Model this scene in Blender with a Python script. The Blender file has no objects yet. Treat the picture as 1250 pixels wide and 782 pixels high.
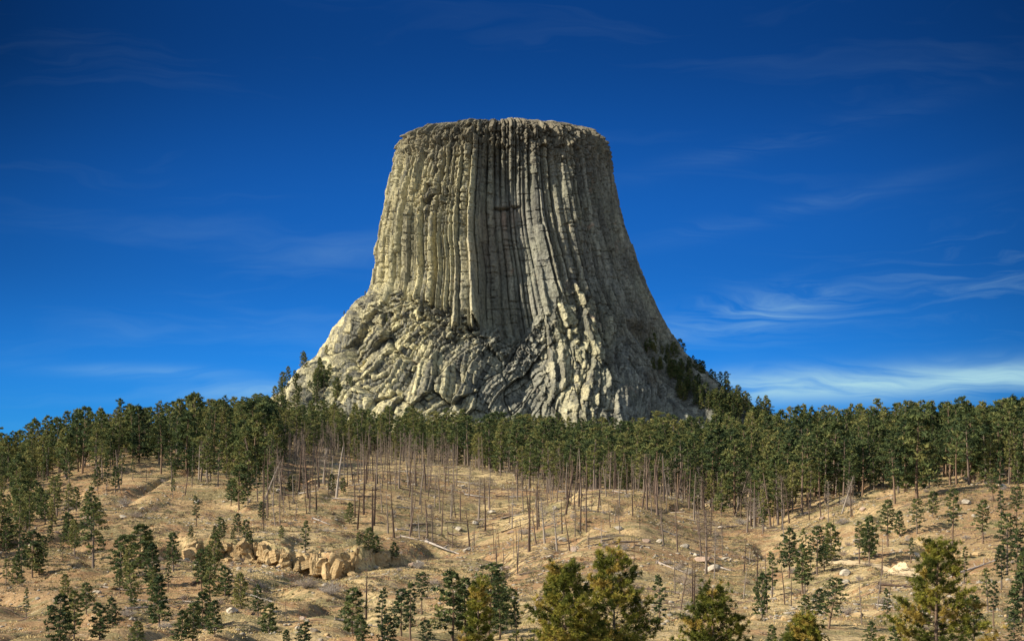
import bpy, math, random
import numpy as np
from mathutils import Vector, Matrix

random.seed(7)
RNG = np.random.default_rng(7)
R = math.radians
SC = bpy.context.scene
COL = SC.collection

# ------------------------------------------------------------------ camera, light, exposure
F = 2000.0            # focal length in photo pixels (photo 1250 x 782)
HZ = 610.0            # photo row of the horizon
CU = 625.0
cam_d = bpy.data.cameras.new('camera')
cam = bpy.data.objects.new('camera', cam_d)
COL.objects.link(cam)
cam.location = (0, 0, 0)
cam.rotation_euler = (R(90), 0, 0)
cam_d.sensor_width = 36
cam_d.lens = 36 * F / 1250
cam_d.shift_y = (HZ - 391) / 1250
cam_d.clip_start = 0.5
cam_d.clip_end = 80000
SC.camera = cam

SUN_AZ = R(-105)      # compass style, 0 = +Y, clockwise positive
SUN_EL = R(31)
sun_d = bpy.data.lights.new('sun', 'SUN')
sun_d.energy = 5.0
sun_d.angle = R(0.5)
sun_d.color = (1.0, 0.89, 0.70)
sun = bpy.data.objects.new('sun', sun_d)
COL.objects.link(sun)
to_sun = Vector((math.sin(SUN_AZ) * math.cos(SUN_EL), math.cos(SUN_AZ) * math.cos(SUN_EL), math.sin(SUN_EL)))
sun.rotation_euler = to_sun.to_track_quat('Z', 'Y').to_euler()
sun.location = to_sun * 300

SC.view_settings.view_transform = 'Standard'
SC.view_settings.look = 'None'
SC.view_settings.gamma = 1
SC.view_settings.use_curve_mapping = False
SC.view_settings.exposure = 0.88


class NT:
    """small node-tree builder"""
    def __init__(self, nt):
        self.nt = nt
        nt.nodes.clear()
    def n(self, kind, **kw):
        nd = self.nt.nodes.new(kind)
        ins = kw.pop('ins', {})
        for k, v in kw.items():
            setattr(nd, k, v)
        for k, v in ins.items():
            self.set(nd.inputs[k], v)
        return nd
    def set(self, sock, v):
        if hasattr(v, 'is_output') or isinstance(v, bpy.types.NodeSocket):
            self.nt.links.new(v, sock)
        else:
            sock.default_value = v
    def math(self, op, a, b=0.0, c=0.0, clamp=False):
        nd = self.n('ShaderNodeMath', operation=op, use_clamp=clamp)
        self.set(nd.inputs[0], a); self.set(nd.inputs[1], b); self.set(nd.inputs[2], c)
        return nd.outputs[0]
    def ramp(self, fac, stops, interp='LINEAR'):
        nd = self.n('ShaderNodeValToRGB')
        cr = nd.color_ramp
        cr.interpolation = interp
        while len(cr.elements) < len(stops):
            cr.elements.new(0.5)
        for e, (p, c) in zip(cr.elements, stops):
            e.position = p
            e.color = (c, c, c, 1) if isinstance(c, (int, float)) else (*c, 1)
        self.set(nd.inputs[0], fac)
        return nd.outputs[0]
    def mix(self, fac, a, b, blend='MIX'):
        nd = self.n('ShaderNodeMix', data_type='RGBA', blend_type=blend)
        self.set(nd.inputs[0], fac)
        self.set(nd.inputs[6], a if not isinstance(a, tuple) else (*a, 1))
        self.set(nd.inputs[7], b if not isinstance(b, tuple) else (*b, 1))
        return nd.outputs[2]
    def noise(self, vec, scale, detail=4, rough=0.55, dist=0.0):
        nd = self.n('ShaderNodeTexNoise')
        self.set(nd.inputs['Vector'], vec)
        nd.inputs['Scale'].default_value = scale
        nd.inputs['Detail'].default_value = detail
        nd.inputs['Roughness'].default_value = rough
        nd.inputs['Distortion'].default_value = dist
        return nd.outputs[0]
    def mapping(self, vec, scale=(1, 1, 1), loc=(0, 0, 0), rot=(0, 0, 0)):
        nd = self.n('ShaderNodeMapping')
        self.set(nd.inputs[0], vec)
        nd.inputs[1].default_value = loc
        nd.inputs[2].default_value = rot
        nd.inputs[3].default_value = scale
        return nd.outputs[0]


# ------------------------------------------------------------------ sky
W = bpy.data.worlds.new('World')
SC.world = W
W.use_nodes = True
t = NT(W.node_tree)
sky = t.n('ShaderNodeTexSky', sky_type='NISHITA', sun_disc=False)
sky.sun_elevation = SUN_EL
sky.sun_rotation = SUN_AZ
sky.altitude = 1300
sky.air_density = 1.0
sky.dust_density = 0.25
sky.ozone_density = 2.5
tc = t.n('ShaderNodeTexCoord').outputs['Generated']
sep = t.n('ShaderNodeSeparateXYZ'); t.set(sep.inputs[0], tc)
az = t.math('ARCTAN2', sep.outputs[0], sep.outputs[1])
el = t.math('ARCSINE', sep.outputs[2])
ae = t.n('ShaderNodeCombineXYZ'); t.set(ae.inputs[0], az); t.set(ae.inputs[1], el)
AE = ae.outputs[0]


def bump1(x, c, w):
    """smooth bump 1 at c falling to 0 at +-w"""
    d = t.math('DIVIDE', t.math('SUBTRACT', x, c), w)
    d = t.math('MULTIPLY', d, d)
    return t.math('EXPONENT', t.math('MULTIPLY', d, -1.0))


# polarised late-autumn blue: saturate the physical sky
skyc = t.n('ShaderNodeGamma', ins={0: sky.outputs[0], 1: 1.0}).outputs[0]
tint = t.mix(1.0, skyc, (0.046, 0.36, 0.94), 'MULTIPLY')
elr = t.ramp(t.math('MULTIPLY', el, 1.6), [(0.0, 1.05), (0.10, 0.95), (0.24, 0.68), (0.46, 0.40), (1.0, 0.45)], 'EASE')
azr = t.math('SUBTRACT', 1.0, t.math('MULTIPLY', 0.66, bump1(az, 0.46, 0.24)))
azl = t.math('SUBTRACT', 1.0, t.math('MULTIPLY', 0.72, t.math('MULTIPLY', bump1(az, -0.42, 0.20), t.math('MULTIPLY', el, 4.0, clamp=True))))
tint = t.mix(1.0, tint, elr, 'MULTIPLY')
cmbz = t.n('ShaderNodeCombineXYZ')
m_ = t.math('MULTIPLY', azr, azl)
for i in range(3): t.set(cmbz.inputs[i], m_)
tint = t.mix(1.0, tint, cmbz.outputs[0], 'MULTIPLY')
# wispy cirrus, laid out by direction
warp = t.noise(t.mapping(AE, (7, 20, 1)), 1.0, 3)
ws = t.n('ShaderNodeCombineXYZ')
t.set(ws.inputs[1], t.math('MULTIPLY', t.math('SUBTRACT', warp, 0.5), 0.05))
AEw = t.n('ShaderNodeVectorMath', operation='ADD'); t.set(AEw.inputs[0], AE); t.set(AEw.inputs[1], ws.outputs[0])
AEw = AEw.outputs[0]
str1 = t.noise(t.mapping(AEw, (5.5, 62, 1), rot=(0, 0, R(-4))), 1.0, 6, 0.6, 0.6)
str2 = t.noise(t.mapping(AEw, (9, 80, 1), rot=(0, 0, R(-9)), loc=(3, 7, 0)), 1.0, 6, 0.62, 0.8)
str3 = t.noise(t.mapping(AEw, (3.5, 34, 1), rot=(0, 0, R(-12)), loc=(9, 2, 0)), 1.0, 5, 0.6, 0.6)
def m2(a, b): return t.math('MULTIPLY', a, b)
# main bright band low on the right
band = m2(bump1(t.math('SUBTRACT', el, t.math('MULTIPLY', az, 0.02)), 0.0655, 0.0095), t.ramp(t.math('MULTIPLY', az, 4), [(0.34, 0.0), (0.60, 1.0)], 'EASE'))
band = m2(band, t.ramp(str1, [(0.34, 0.12), (0.60, 1.0)]))
# sloping streaks right of the tower
sl = t.math('SUBTRACT', el, t.math('MULTIPLY', az, 0.16))
b2 = m2(m2(bump1(sl, 0.088, 0.013), bump1(az, 0.155, 0.06)), t.ramp(str2, [(0.42, 0.0), (0.75, 1.0)]))
b3 = m2(m2(bump1(el, 0.128, 0.030), bump1(az, 0.30, 0.085)), t.ramp(str2, [(0.50, 0.0), (0.75, 1.0)]))
sl2 = t.math('SUBTRACT', el, t.math('MULTIPLY', az, 0.20))
b4 = m2(m2(bump1(sl2, 0.139, 0.006), bump1(az, 0.16, 0.08)), t.ramp(str1, [(0.40, 0.0), (0.75, 1.0)]))
b5 = m2(m2(bump1(sl2, 0.180, 0.006), bump1(az, 0.16, 0.09)), t.ramp(str2, [(0.40, 0.0), (0.75, 1.0)]))
# faint ones on the left
b6 = m2(m2(bump1(sl2, 0.169, 0.010), bump1(az, -0.11, 0.06)), t.ramp(str1, [(0.40, 0.0), (0.75, 1.0)]))
b7 = m2(m2(bump1(el, 0.076, 0.004), bump1(az, -0.22, 0.05)), t.ramp(str1, [(0.30, 0.0), (0.70, 1.0)]))
b8 = m2(m2(bump1(el, 0.063, 0.008), bump1(az, -0.150, 0.045)), t.ramp(str2, [(0.30, 0.0), (0.70, 1.0)]))
b9 = m2(m2(bump1(el, 0.10, 0.05), bump1(az, -0.20, 0.16)), t.ramp(str3, [(0.48, 0.0), (0.8, 1.0)]))
veil = t.math('MULTIPLY', t.ramp(str3, [(0.55, 0.0), (0.9, 1.0)]), 0.05)
# unseen milky veil added to the sky behind the camera as neutral fill light
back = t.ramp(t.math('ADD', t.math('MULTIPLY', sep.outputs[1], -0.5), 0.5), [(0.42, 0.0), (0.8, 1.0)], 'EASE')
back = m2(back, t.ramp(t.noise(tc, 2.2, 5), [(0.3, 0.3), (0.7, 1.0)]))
acc = t.math('MULTIPLY', band, 0.85)
for b_, k in ((b2, 0.48), (b3, 0.15), (b4, 0.12), (b5, 0.06), (b6, 0.13), (b7, 0.28), (b8, 0.5), (b9, 0.10), (veil, 0.8)):
    acc = t.math('ADD', acc, t.math('MULTIPLY', b_, k))
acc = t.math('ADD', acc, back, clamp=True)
cloud_fill_c = t.mix(back, (2.9, 4.7, 5.1), (6.2, 6.7, 7.2))
final = t.mix(acc, tint, cloud_fill_c)
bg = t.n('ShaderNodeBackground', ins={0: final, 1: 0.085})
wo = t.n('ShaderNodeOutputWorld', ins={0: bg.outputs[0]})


# ------------------------------------------------------------------ numpy noise
def _h(ix, iy, iz, seed):
    a = (ix.astype(np.int64) * 374761393 + iy.astype(np.int64) * 668265263 + iz.astype(np.int64) * 2147483647 + seed * 974711) & 0xffffffff
    a = ((a ^ (a >> 13)) * 1274126177) & 0xffffffff
    a = ((a ^ (a >> 16)) * 2246822519) & 0xffffffff
    a = a ^ (a >> 15)
    return (a & 0xffffff) / float(0xffffff)

def vnoise(x, y, seed=0):
    ix = np.floor(x); iy = np.floor(y)
    fx = x - ix; fy = y - iy
    fx = fx * fx * fx * (fx * (fx * 6 - 15) + 10); fy = fy * fy * fy * (fy * (fy * 6 - 15) + 10)
    z = np.zeros_like(ix)
    a = _h(ix, iy, z, seed); b = _h(ix + 1, iy, z, seed); c = _h(ix, iy + 1, z, seed); d = _h(ix + 1, iy + 1, z, seed)
    return (a + (b - a) * fx) * (1 - fy) + (c + (d - c) * fx) * fy

def fbm(x, y, seed=0, oct=4, gain=0.5):
    s = 0; a = 1; n = 0
    for o in range(oct):
        s = s + a * (vnoise(x * 2 ** o + 13.7 * o, y * 2 ** o - 7.3 * o, seed + o) - 0.5); n += a; a *= gain
    return s / n * 2      # about -1..1

def worley(x, y, seed=0):
    """F1, F2, cell value for the nearest cell"""
    ix = np.floor(x); iy = np.floor(y)
    f1 = np.full(x.shape, 9.0); f2 = np.full(x.shape, 9.0); cid = np.zeros(x.shape)
    for dx in (-1, 0, 1):
        for dy in (-1, 0, 1):
            cx = ix + dx; cy = iy + dy
            z = np.zeros_like(cx)
            px = cx + 0.1 + 0.8 * _h(cx, cy, z, seed); py = cy + 0.1 + 0.8 * _h(cx, cy, z, seed + 51)
            v = _h(cx, cy, z, seed + 97)
            d = np.hypot(px - x, py - y)
            near = d < f1
            f2 = np.where(near, f1, np.minimum(f2, d))
            cid = np.where(near, v, cid)
            f1 = np.where(near, d, f1)
    return f1, f2, cid

def sstep(a, b, x):
    q = np.clip((x - a) / (b - a), 0, 1)
    return q * q * (3 - 2 * q)

def facets(x, y, seed, tilt=1.0, local=False):
    """angular blocks: each cell is a tilted flat plane; returns height (about -1..1) and joint distance"""
    ix = np.floor(x); iy = np.floor(y)
    f1 = np.full(x.shape, 9.0); f2 = np.full(x.shape, 9.0); hgt = np.zeros(x.shape); cid = np.zeros(x.shape); lx = np.zeros(x.shape); ly = np.zeros(x.shape)
    z = np.zeros_like(ix)
    for dx in (-1, 0, 1):
        for dy in (-1, 0, 1):
            cx = ix + dx; cy = iy + dy
            ox = x - (cx + 0.1 + 0.8 * _h(cx, cy, z, seed)); oy = y - (cy + 0.1 + 0.8 * _h(cx, cy, z, seed + 51))
            v = _h(cx, cy, z, seed + 97); gx = _h(cx, cy, z, seed + 11) - 0.5; gy = _h(cx, cy, z, seed + 12) - 0.5
            d = np.maximum(np.abs(ox), np.abs(oy)) * 0.45 + np.hypot(ox, oy) * 0.6
            near = d < f1
            f2 = np.where(near, f1, np.minimum(f2, d))
            cid = np.where(near, v, cid)
            hgt = np.where(near, (v - 0.5) * 1.1 + tilt * 2.6 * (gx * ox + gy * oy), hgt)
            lx = np.where(near, ox, lx); ly = np.where(near, oy, ly)
            f1 = np.where(near, d, f1)
    if local: return hgt, f2 - f1, cid, lx, ly
    return hgt, f2 - f1, cid

# ------------------------------------------------------------------ terrain
DT = np.array([0, 20, 45, 100, 150, 200, 250, 300, 350, 400, 450, 500, 570, 650, 740, 840, 940, 1100], float)
UT = np.array([-900, -400, 0, 150, 300, 450, 600, 750, 900, 1050, 1250, 1650, 2200], float)
ZNEAR = [-1.7, -3.5, -8.5, -14.0, -17.0]
VT = {
 -900: [790, 765, 740, 716, 694, 670, 646, 622, 606, 608, 612, 615, 618],
 -400: [788, 760, 732, 705, 680, 655, 632, 606, 594, 600, 606, 610, 612],
 0:    [788, 757, 728, 700, 674, 648, 622, 594, 583, 592, 600, 604, 606],
 150:  [785, 752, 722, 695, 668, 636, 609, 573, 547, 556, 572, 588, 600],
 300:  [785, 748, 722, 700, 668, 642, 615, 585, 560, 543, 532, 522, 524],
 450:  [785, 752, 726, 706, 674, 638, 610, 585, 570, 560, 553, 541, 530],
 600:  [785, 762, 741, 717, 691, 660, 630, 600, 580, 567, 557, 548, 540],
 750:  [785, 752, 720, 686, 645, 604, 586, 601, 596, 580, 565, 552, 542],
 900:  [785, 756, 733, 714, 692, 666, 638, 608, 588, 571, 557, 546, 538],
 1050: [787, 750, 719, 689, 655, 622, 601, 589, 571, 553, 540, 533, 530],
 1250: [786, 746, 707, 668, 632, 602, 580, 563, 552, 546, 548, 555, 560],
 1650: [784, 736, 690, 648, 610, 582, 562, 550, 546, 548, 556, 566, 575],
 2200: [784, 736, 690, 650, 616, 590, 574, 566, 568, 575, 585, 590, 596],
}
_ug = np.linspace(-900, 2200, 621)
_dg = np.linspace(0, 1100, 441)
_zt = np.zeros((len(UT), len(DT)))
for i, u in enumerate(UT):
    v = np.array(VT[int(u)], float)
    _zt[i, :5] = ZNEAR
    _zt[i, 5:] = DT[5:] * (HZ - v) / F
_a = np.array([np.interp(_dg, DT, _zt[i]) for i in range(len(UT))])
_zg = np.array([np.interp(_ug, UT, _a[:, j]) for j in range(len(_dg))]).T
def _smooth(A, k, axis):
    ker = np.exp(-np.linspace(-2, 2, 2 * k + 1) ** 2); ker /= ker.sum()
    pad = [(0, 0), (0, 0)]; pad[axis] = (k, k)
    P = np.pad(A, pad, mode='edge')
    out = np.zeros_like(A)
    for i, w in enumerate(ker):
        out += w * (P[i:i + A.shape[0], :] if axis == 0 else P[:, i:i + A.shape[1]])
    return out
_zg = _smooth(_zg, 22, 0)
_zg[:, 12:] = _smooth(_zg, 11, 1)[:, 12:]

CLX = np.array([150, 190, 215, 250, 290, 330, 370, 410, 450, 490, 520], float)
CLY = np.array([372, 380, 386, 388, 384, 382, 378, 376, 380, 392, 400], float)     # depth of the cliff line
CLH = np.array([0, 1.6, 3.2, 3.6, 3.2, 3.8, 4.4, 4.6, 3.8, 1.6, 0], float)

def cliff_y(u): return np.interp(u, CLX, CLY) + 5 * fbm(u / 24.0, u * 0 + 3.3, 77, 3)

def ground_z(X, Y):
    X = np.asarray(X, float); Y = np.asarray(Y, float)
    rr = np.hypot(X, Y)
    front = Y > 1e-3
    Ys = np.where(front, Y, 1e-3)
    u = np.clip(CU + F * X / Ys, -900, 2200)
    u = np.where(front, u, np.where(X > 0, 2200, -900))
    # behind the camera use the radius so that the sheet closes smoothly
    d = np.where(np.abs(u - CU) < 1500, Ys, rr)
    d = np.where(front, np.maximum(Ys, rr * 0.62), rr)
    dd = np.clip(d, 0, 1099.9)
    fu = (u + 900) / (_ug[1] - _ug[0]); fu = np.clip(fu, 0, len(_ug) - 1.001); iu = fu.astype(int); fu = fu - iu
    fd = dd / (_dg[1] - _dg[0]); fd = np.clip(fd, 0, len(_dg) - 1.001); idd = fd.astype(int); fd = fd - idd
    z = (_zg[iu, idd] * (1 - fu) + _zg[iu + 1, idd] * fu) * (1 - fd) + (_zg[iu, idd + 1] * (1 - fu) + _zg[iu + 1, idd + 1] * fu) * fd
    backk = sstep(0.1, -0.6, Y / np.maximum(rr, 1e-3))
    z = z * (1 - backk) + (-1.7 + 6 * sstep(0, 300, rr)) * backk
    far = sstep(1050, 2600, rr)
    z = z * (1 - far) + (-15 + 25 * fbm(X / 900, Y / 900, 5, 3)) * far
    z = np.minimum(z, 400)
    # cliff ledge on the left
    cy = cliff_y(u); ch = np.interp(u, CLX, CLH)
    z = z + np.where(front, ch * (sstep(-1.6, 1.6, Y - cy) * (1 - sstep(5, 75, Y - cy)) - 0.35 * sstep(-40, 0, Y - cy) * (1 - sstep(-1.6, 1.6, Y - cy))), 0)
    k = sstep(2, 60, rr)
    z = z + k * (2.0 * fbm(X / 62, Y / 62, 11, 2) + 1.25 * fbm(X / 21, Y / 26, 12, 2) + 0.50 * fbm(X / 7.5, Y / 8.5, 13, 4))
    # small hollows and runnels
    rn = np.abs(fbm(X / 33, Y / 75, 21, 3))
    z = z - k * 1.9 * np.exp(-(rn / 0.09) ** 2) * (1 - sstep(560, 700, rr))
    return z

def at_px(u, v, dmin=170, dmax=1090):
    """first ground point seen at photo pixel (u, v)"""
    Y = np.arange(dmin, dmax, 1.0)
    X = (u - CU) / F * Y
    g = ground_z(X, Y)
    vv = HZ - F * g / Y
    hit = np.nonzero(vv <= v)[0]
    i = hit[0] if len(hit) else int(np.argmin(vv))
    return float(X[i]), float(Y[i]), float(g[i])

def at_ud(u, d):
    x = (u - CU) / F * d
    return x, d, float(ground_z(np.array([x]), np.array([d]))[0])

# ------------------------------------------------------------------ mesh helpers
def mesh_np(name, V, Fc, smooth=False, attrs=None, uv=None):
    """V (n,3), Fc list of arrays (m,k) faces"""
    if not isinstance(Fc, list): Fc = [Fc]
    Fc = [f for f in Fc if len(f)]
    me = bpy.data.meshes.new(name)
    me.vertices.add(len(V)); me.vertices.foreach_set('co', np.ascontiguousarray(V, dtype=np.float32).ravel())
    nl = sum(f.size for f in Fc); nf = sum(len(f) for f in Fc)
    me.loops.add(nl); me.polygons.add(nf)
    me.loops.foreach_set('vertex_index', np.concatenate([f.ravel() for f in Fc]).astype(np.int32))
    tot = np.concatenate([np.full(len(f), f.shape[1]) for f in Fc])
    st = np.concatenate([[0], np.cumsum(tot)[:-1]])
    me.polygons.foreach_set('loop_start', st.astype(np.int32))
    me.update(calc_edges=True)
    if smooth: me.polygons.foreach_set('use_smooth', np.ones(nf, bool))
    if attrs:
        for k, a in attrs.items():
            at = me.attributes.new(k, 'FLOAT', 'POINT')
            at.data.foreach_set('value', np.ascontiguousarray(a, dtype=np.float32).ravel())
    me.validate()
    return me

def link(name, me, mat=None, parent=None, **props):
    o = bpy.data.objects.new(name, me)
    COL.objects.link(o)
    if mat and me and not me.materials: me.materials.append(mat)
    if parent: o.parent = parent
    for k, v in props.items(): o[k] = v
    return o

def grid_faces(nr, nc, wrap=False):
    i = np.arange(nr - 1)[:, None]; j = np.arange(nc if wrap else nc - 1)[None, :]
    a = i * nc + j; b = i * nc + (j + 1) % nc; c = (i + 1) * nc + (j + 1) % nc; d = (i + 1) * nc + j
    return np.stack([a, b, c, d], -1).reshape(-1, 4)

# ------------------------------------------------------------------ materials
def new_mat(name):
    m = bpy.data.materials.new(name); m.use_nodes = True
    return m, NT(m.node_tree)

def finish(t, col, rough=0.9, bump=None, bstr=0.4, bdist=0.3, spec=0.2, sub=None):
    p = t.n('ShaderNodeBsdfPrincipled')
    t.set(p.inputs['Base Color'], col if not isinstance(col, tuple) else (*col, 1))
    t.set(p.inputs['Roughness'], rough)
    p.inputs['Specular IOR Level'].default_value = spec
    if bump is not None:
        b = t.n('ShaderNodeBump', ins={'Strength': bstr, 'Distance': bdist, 'Height': bump})
        t.set(p.inputs['Normal'], b.outputs[0])
    out = t.n('ShaderNodeOutputMaterial', ins={0: p.outputs[0]})
    return p

def ground_material():
    m, t = new_mat('dry_hillside')
    P = t.n('ShaderNodeNewGeometry').outputs['Position']
    n1 = t.noise(P, 0.022, 5, 0.6, 0.6)
    n2 = t.noise(P, 0.11, 5, 0.6, 0.4)
    n3 = t.noise(t.mapping(P, (1, 1.6, 1)), 0.7, 5, 0.65)
    n4 = t.noise(P, 3.1, 4, 0.7)
    grass = t.mix(t.ramp(n2, [(0.40, 0.0), (0.60, 1.0)]), (0.56, 0.43, 0.235), (0.40, 0.305, 0.165))
    soil = t.mix(t.ramp(n3, [(0.35, 0.0), (0.65, 1.0)]), (0.31, 0.175, 0.09), (0.46, 0.315, 0.18))
    f = t.ramp(t.math('ADD', t.math('MULTIPLY', n1, 0.5), t.math('MULTIPLY', n2, 0.5)), [(0.505, 0.0), (0.56, 1.0)])
    brn = t.n('ShaderNodeAttribute', attribute_name='bare').outputs['Fac']
    f = t.math('ADD', f, t.math('MULTIPLY', brn, t.ramp(n3, [(0.3, 0.35), (0.6, 1.0)])), clamp=True)
    c = t.mix(f, grass, soil)
    c = t.mix(t.math('MULTIPLY', brn, 0.35), c, (0.20, 0.125, 0.07))
    sage = t.ramp(t.noise(t.mapping(P, (1, 1.5, 1)), 0.06, 6, 0.68, 1.0), [(0.505, 0.0), (0.55, 1.0)])
    c = t.mix(t.math('MULTIPLY', sage, 0.72), c, (0.20, 0.185, 0.095))
    spk = t.ramp(n3, [(0.54, 0.0), (0.60, 1.0)])
    c = t.mix(t.math('MULTIPLY', spk, 0.6), c, (0.11, 0.085, 0.05))
    pale = t.ramp(t.noise(P, 0.9, 6, 0.75), [(0.58, 0.0), (0.64, 1.0)])
    c = t.mix(t.math('MULTIPLY', pale, 0.6), c, (0.60, 0.51, 0.37))
    c = t.mix(1.0, c, t.ramp(n4, [(0.25, 0.5), (0.75, 1.3)]), 'MULTIPLY')
    h = t.math('ADD', t.math('MULTIPLY', n3, 0.7), t.math('MULTIPLY', n4, 0.3))
    finish(t, c, 0.95, h, 0.8, 0.9, 0.05)
    return m

def tower_material():
    m, t = new_mat('columnar_rock')
    P = t.n('ShaderNodeNewGeometry').outputs['Position']
    sp = t.n('ShaderNodeSeparateXYZ'); t.set(sp.inputs[0], P)
    st = t.noise(t.mapping(P, (1, 1, 0.055)), 0.22, 6, 0.62)
    st2 = t.noise(t.mapping(P, (1, 1, 0.12)), 0.9, 5, 0.65)
    bl = t.noise(P, 0.035, 5, 0.6)
    fi = t.noise(P, 0.55, 6, 0.7)
    cid = t.n('ShaderNodeAttribute', attribute_name='colid').outputs['Fac']
    red = t.n('ShaderNodeAttribute', attribute_name='rusty').outputs['Fac']
    ylw = t.n('ShaderNodeAttribute', attribute_name='lit_lichen').outputs['Fac']
    base = t.mix(t.ramp(st, [(0.36, 0.0), (0.62, 1.0)]), (0.125, 0.128, 0.120), (0.25, 0.248, 0.212))
    base = t.mix(t.math('MULTIPLY', t.ramp(t.math('ADD', st2, t.math('MULTIPLY', t.math('SUBTRACT', cid, 0.5), 0.35)), [(0.36, 0.0), (0.56, 1.0)]), t.math('ADD', 0.04, t.math('MULTIPLY', ylw, 0.9))), base, (0.50, 0.45, 0.265))  # yellow growth tone that also carries the painted sunlit brightness
    base = t.mix(t.math('MULTIPLY', t.ramp(bl, [(0.46, 0.0), (0.6, 1.0)]), 0.4), base, (0.20, 0.205, 0.15))
    base = t.mix(t.math('MULTIPLY', red, 0.75), base, t.mix(st2, (0.21, 0.155, 0.125), (0.33, 0.25, 0.19)))
    drk = t.n('ShaderNodeAttribute', attribute_name='darklichen').outputs['Fac']
    base = t.mix(t.math('MULTIPLY', drk, t.ramp(fi, [(0.35, 0.2), (0.6, 0.8)])), base, (0.13, 0.105, 0.07))
    stn = t.ramp(t.noise(t.mapping(P, (1, 1, 0.045)), 0.13, 5, 0.6), [(0.50, 0.0), (0.62, 1.0)])
    base = t.mix(t.math('MULTIPLY', stn, 0.62), base, (0.085, 0.085, 0.078))
    pink = t.ramp(t.noise(P, 0.07, 5, 0.7, 0.5), [(0.63, 0.0), (0.70, 1.0)])
    base = t.mix(t.math('MULTIPLY', pink, 0.4), base, (0.40, 0.24, 0.17))
    base = t.mix(1.0, base, t.ramp(fi, [(0.32, 0.36), (0.5, 1.0), (0.70, 1.4)]), 'MULTIPLY')
    base = t.mix(1.0, base, t.ramp(cid, [(0.0, 0.70), (1.0, 1.25)]), 'MULTIPLY')
    h = t.math('ADD', t.math('MULTIPLY', fi, 0.8), t.math('MULTIPLY', st2, 0.5))
    finish(t, base, 0.92, h, 0.9, 1.8, 0.1)
    return m

def rock_material(name, c1, c2, c3, scale=1.0):
    m, t = new_mat(name)
    P = t.n('ShaderNodeNewGeometry').outputs['Position']
    oi = t.n('ShaderNodeObjectInfo').outputs['Random']
    n1 = t.noise(P, 0.5 * scale, 5, 0.65, 0.4)
    n2 = t.noise(t.mapping(P, (1, 1, 3)), 2.2 * scale, 5, 0.7)
    c = t.mix(t.ramp(n1, [(0.35, 0.0), (0.65, 1.0)]), c1, c2)
    c = t.mix(t.ramp(n2, [(0.55, 0.0), (0.72, 1.0)]), c, c3)
    c = t.mix(1.0, c, t.ramp(oi, [(0, 0.75), (1, 1.15)]), 'MULTIPLY')
    finish(t, c, 0.92, n2, 0.7, 0.4, 0.1)
    return m

def foliage_material(name, cols, near=False):
    m, t = new_mat(name)
    oi = t.n('ShaderNodeObjectInfo').outputs['Random']
    geo = t.n('ShaderNodeNewGeometry')
    tn = t.n('ShaderNodeAttribute', attribute_name='tint').outputs['Fac']
    big = t.noise(geo.outputs['Position'], 0.03, 2)
    f = tn if near else t.math('ADD', t.math('MULTIPLY', tn, 0.55), t.math('ADD', t.math('MULTIPLY', oi, 0.35), t.math('MULTIPLY', t.math('SUBTRACT', big, 0.5), 0.8)))
    n = len(cols)
    c = t.ramp(f, [(0.1 + 0.75 * i / (n - 1), cols[i]) for i in range(n)])
    p = t.n('ShaderNodeBsdfPrincipled')
    t.set(p.inputs['Base Color'], c); p.inputs['Roughness'].default_value = 0.75
    p.inputs['Specular IOR Level'].default_value = 0.15
    tr = t.n('ShaderNodeBsdfTranslucent', ins={0: c})
    mx = t.n('ShaderNodeMixShader', ins={0: 0.3, 1: p.outputs[0], 2: tr.outputs[0]})
    t.n('ShaderNodeOutputMaterial', ins={0: mx.outputs[0]})
    return m

def bark_material(name, c1, c2, c3):
    m, t = new_mat(name)
    P = t.n('ShaderNodeNewGeometry').outputs['Position']
    oi = t.n('ShaderNodeObjectInfo').outputs['Random']
    n = t.noise(t.mapping(P, (1, 1, 0.25)), 2.0, 5, 0.7)
    c = t.mix(t.ramp(n, [(0.35, 0.0), (0.65, 1.0)]), c1, c2)
    c = t.mix(t.ramp(oi, [(0.45, 0.0), (0.9, 0.8)]), c, c3)
    finish(t, c, 0.95, n, 0.6, 0.05, 0.05)
    return m

MAT = dict(
    ground=ground_material(),
    tower=tower_material(),
    sand=rock_material('yellow_sandstone', (0.33, 0.225, 0.115), (0.47, 0.355, 0.20), (0.14, 0.10, 0.065)),
    grey=rock_material('grey_boulder', (0.36, 0.32, 0.26), (0.50, 0.44, 0.36), (0.22, 0.19, 0.16)),
    red=rock_material('red_sandstone', (0.31, 0.22, 0.17), (0.40, 0.31, 0.25), (0.20, 0.15, 0.12)),
    pine=foliage_material('pine_needles', [(0.028, 0.048, 0.024), (0.062, 0.090, 0.036), (0.115, 0.14, 0.048), (0.21, 0.20, 0.07)]),
    near=foliage_material('near_pine_needles', [(0.055, 0.072, 0.016), (0.13, 0.145, 0.026), (0.26, 0.25, 0.042), (0.36, 0.26, 0.06)], True),
    bark=bark_material('pine_bark', (0.11, 0.075, 0.055), (0.21, 0.145, 0.10), (0.15, 0.125, 0.11)),
    dead=bark_material('weathered_wood', (0.11, 0.085, 0.070), (0.23, 0.185, 0.15), (0.31, 0.27, 0.235)),
    char=bark_material('charred_wood', (0.05, 0.035, 0.03), (0.12, 0.085, 0.065), (0.17, 0.125, 0.10)),
    twig=bark_material('grey_twigs', (0.28, 0.25, 0.23), (0.42, 0.38, 0.35), (0.34, 0.26, 0.20)),
    rust=foliage_material('rust_brown_needles', [(0.16, 0.075, 0.03), (0.22, 0.11, 0.04), (0.28, 0.15, 0.06)]),
)
m_, t_ = new_mat('dry_grass_blades')
P_ = t_.n('ShaderNodeNewGeometry').outputs['Position']
tn_ = t_.n('ShaderNodeAttribute', attribute_name='tint').outputs['Fac']
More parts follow.
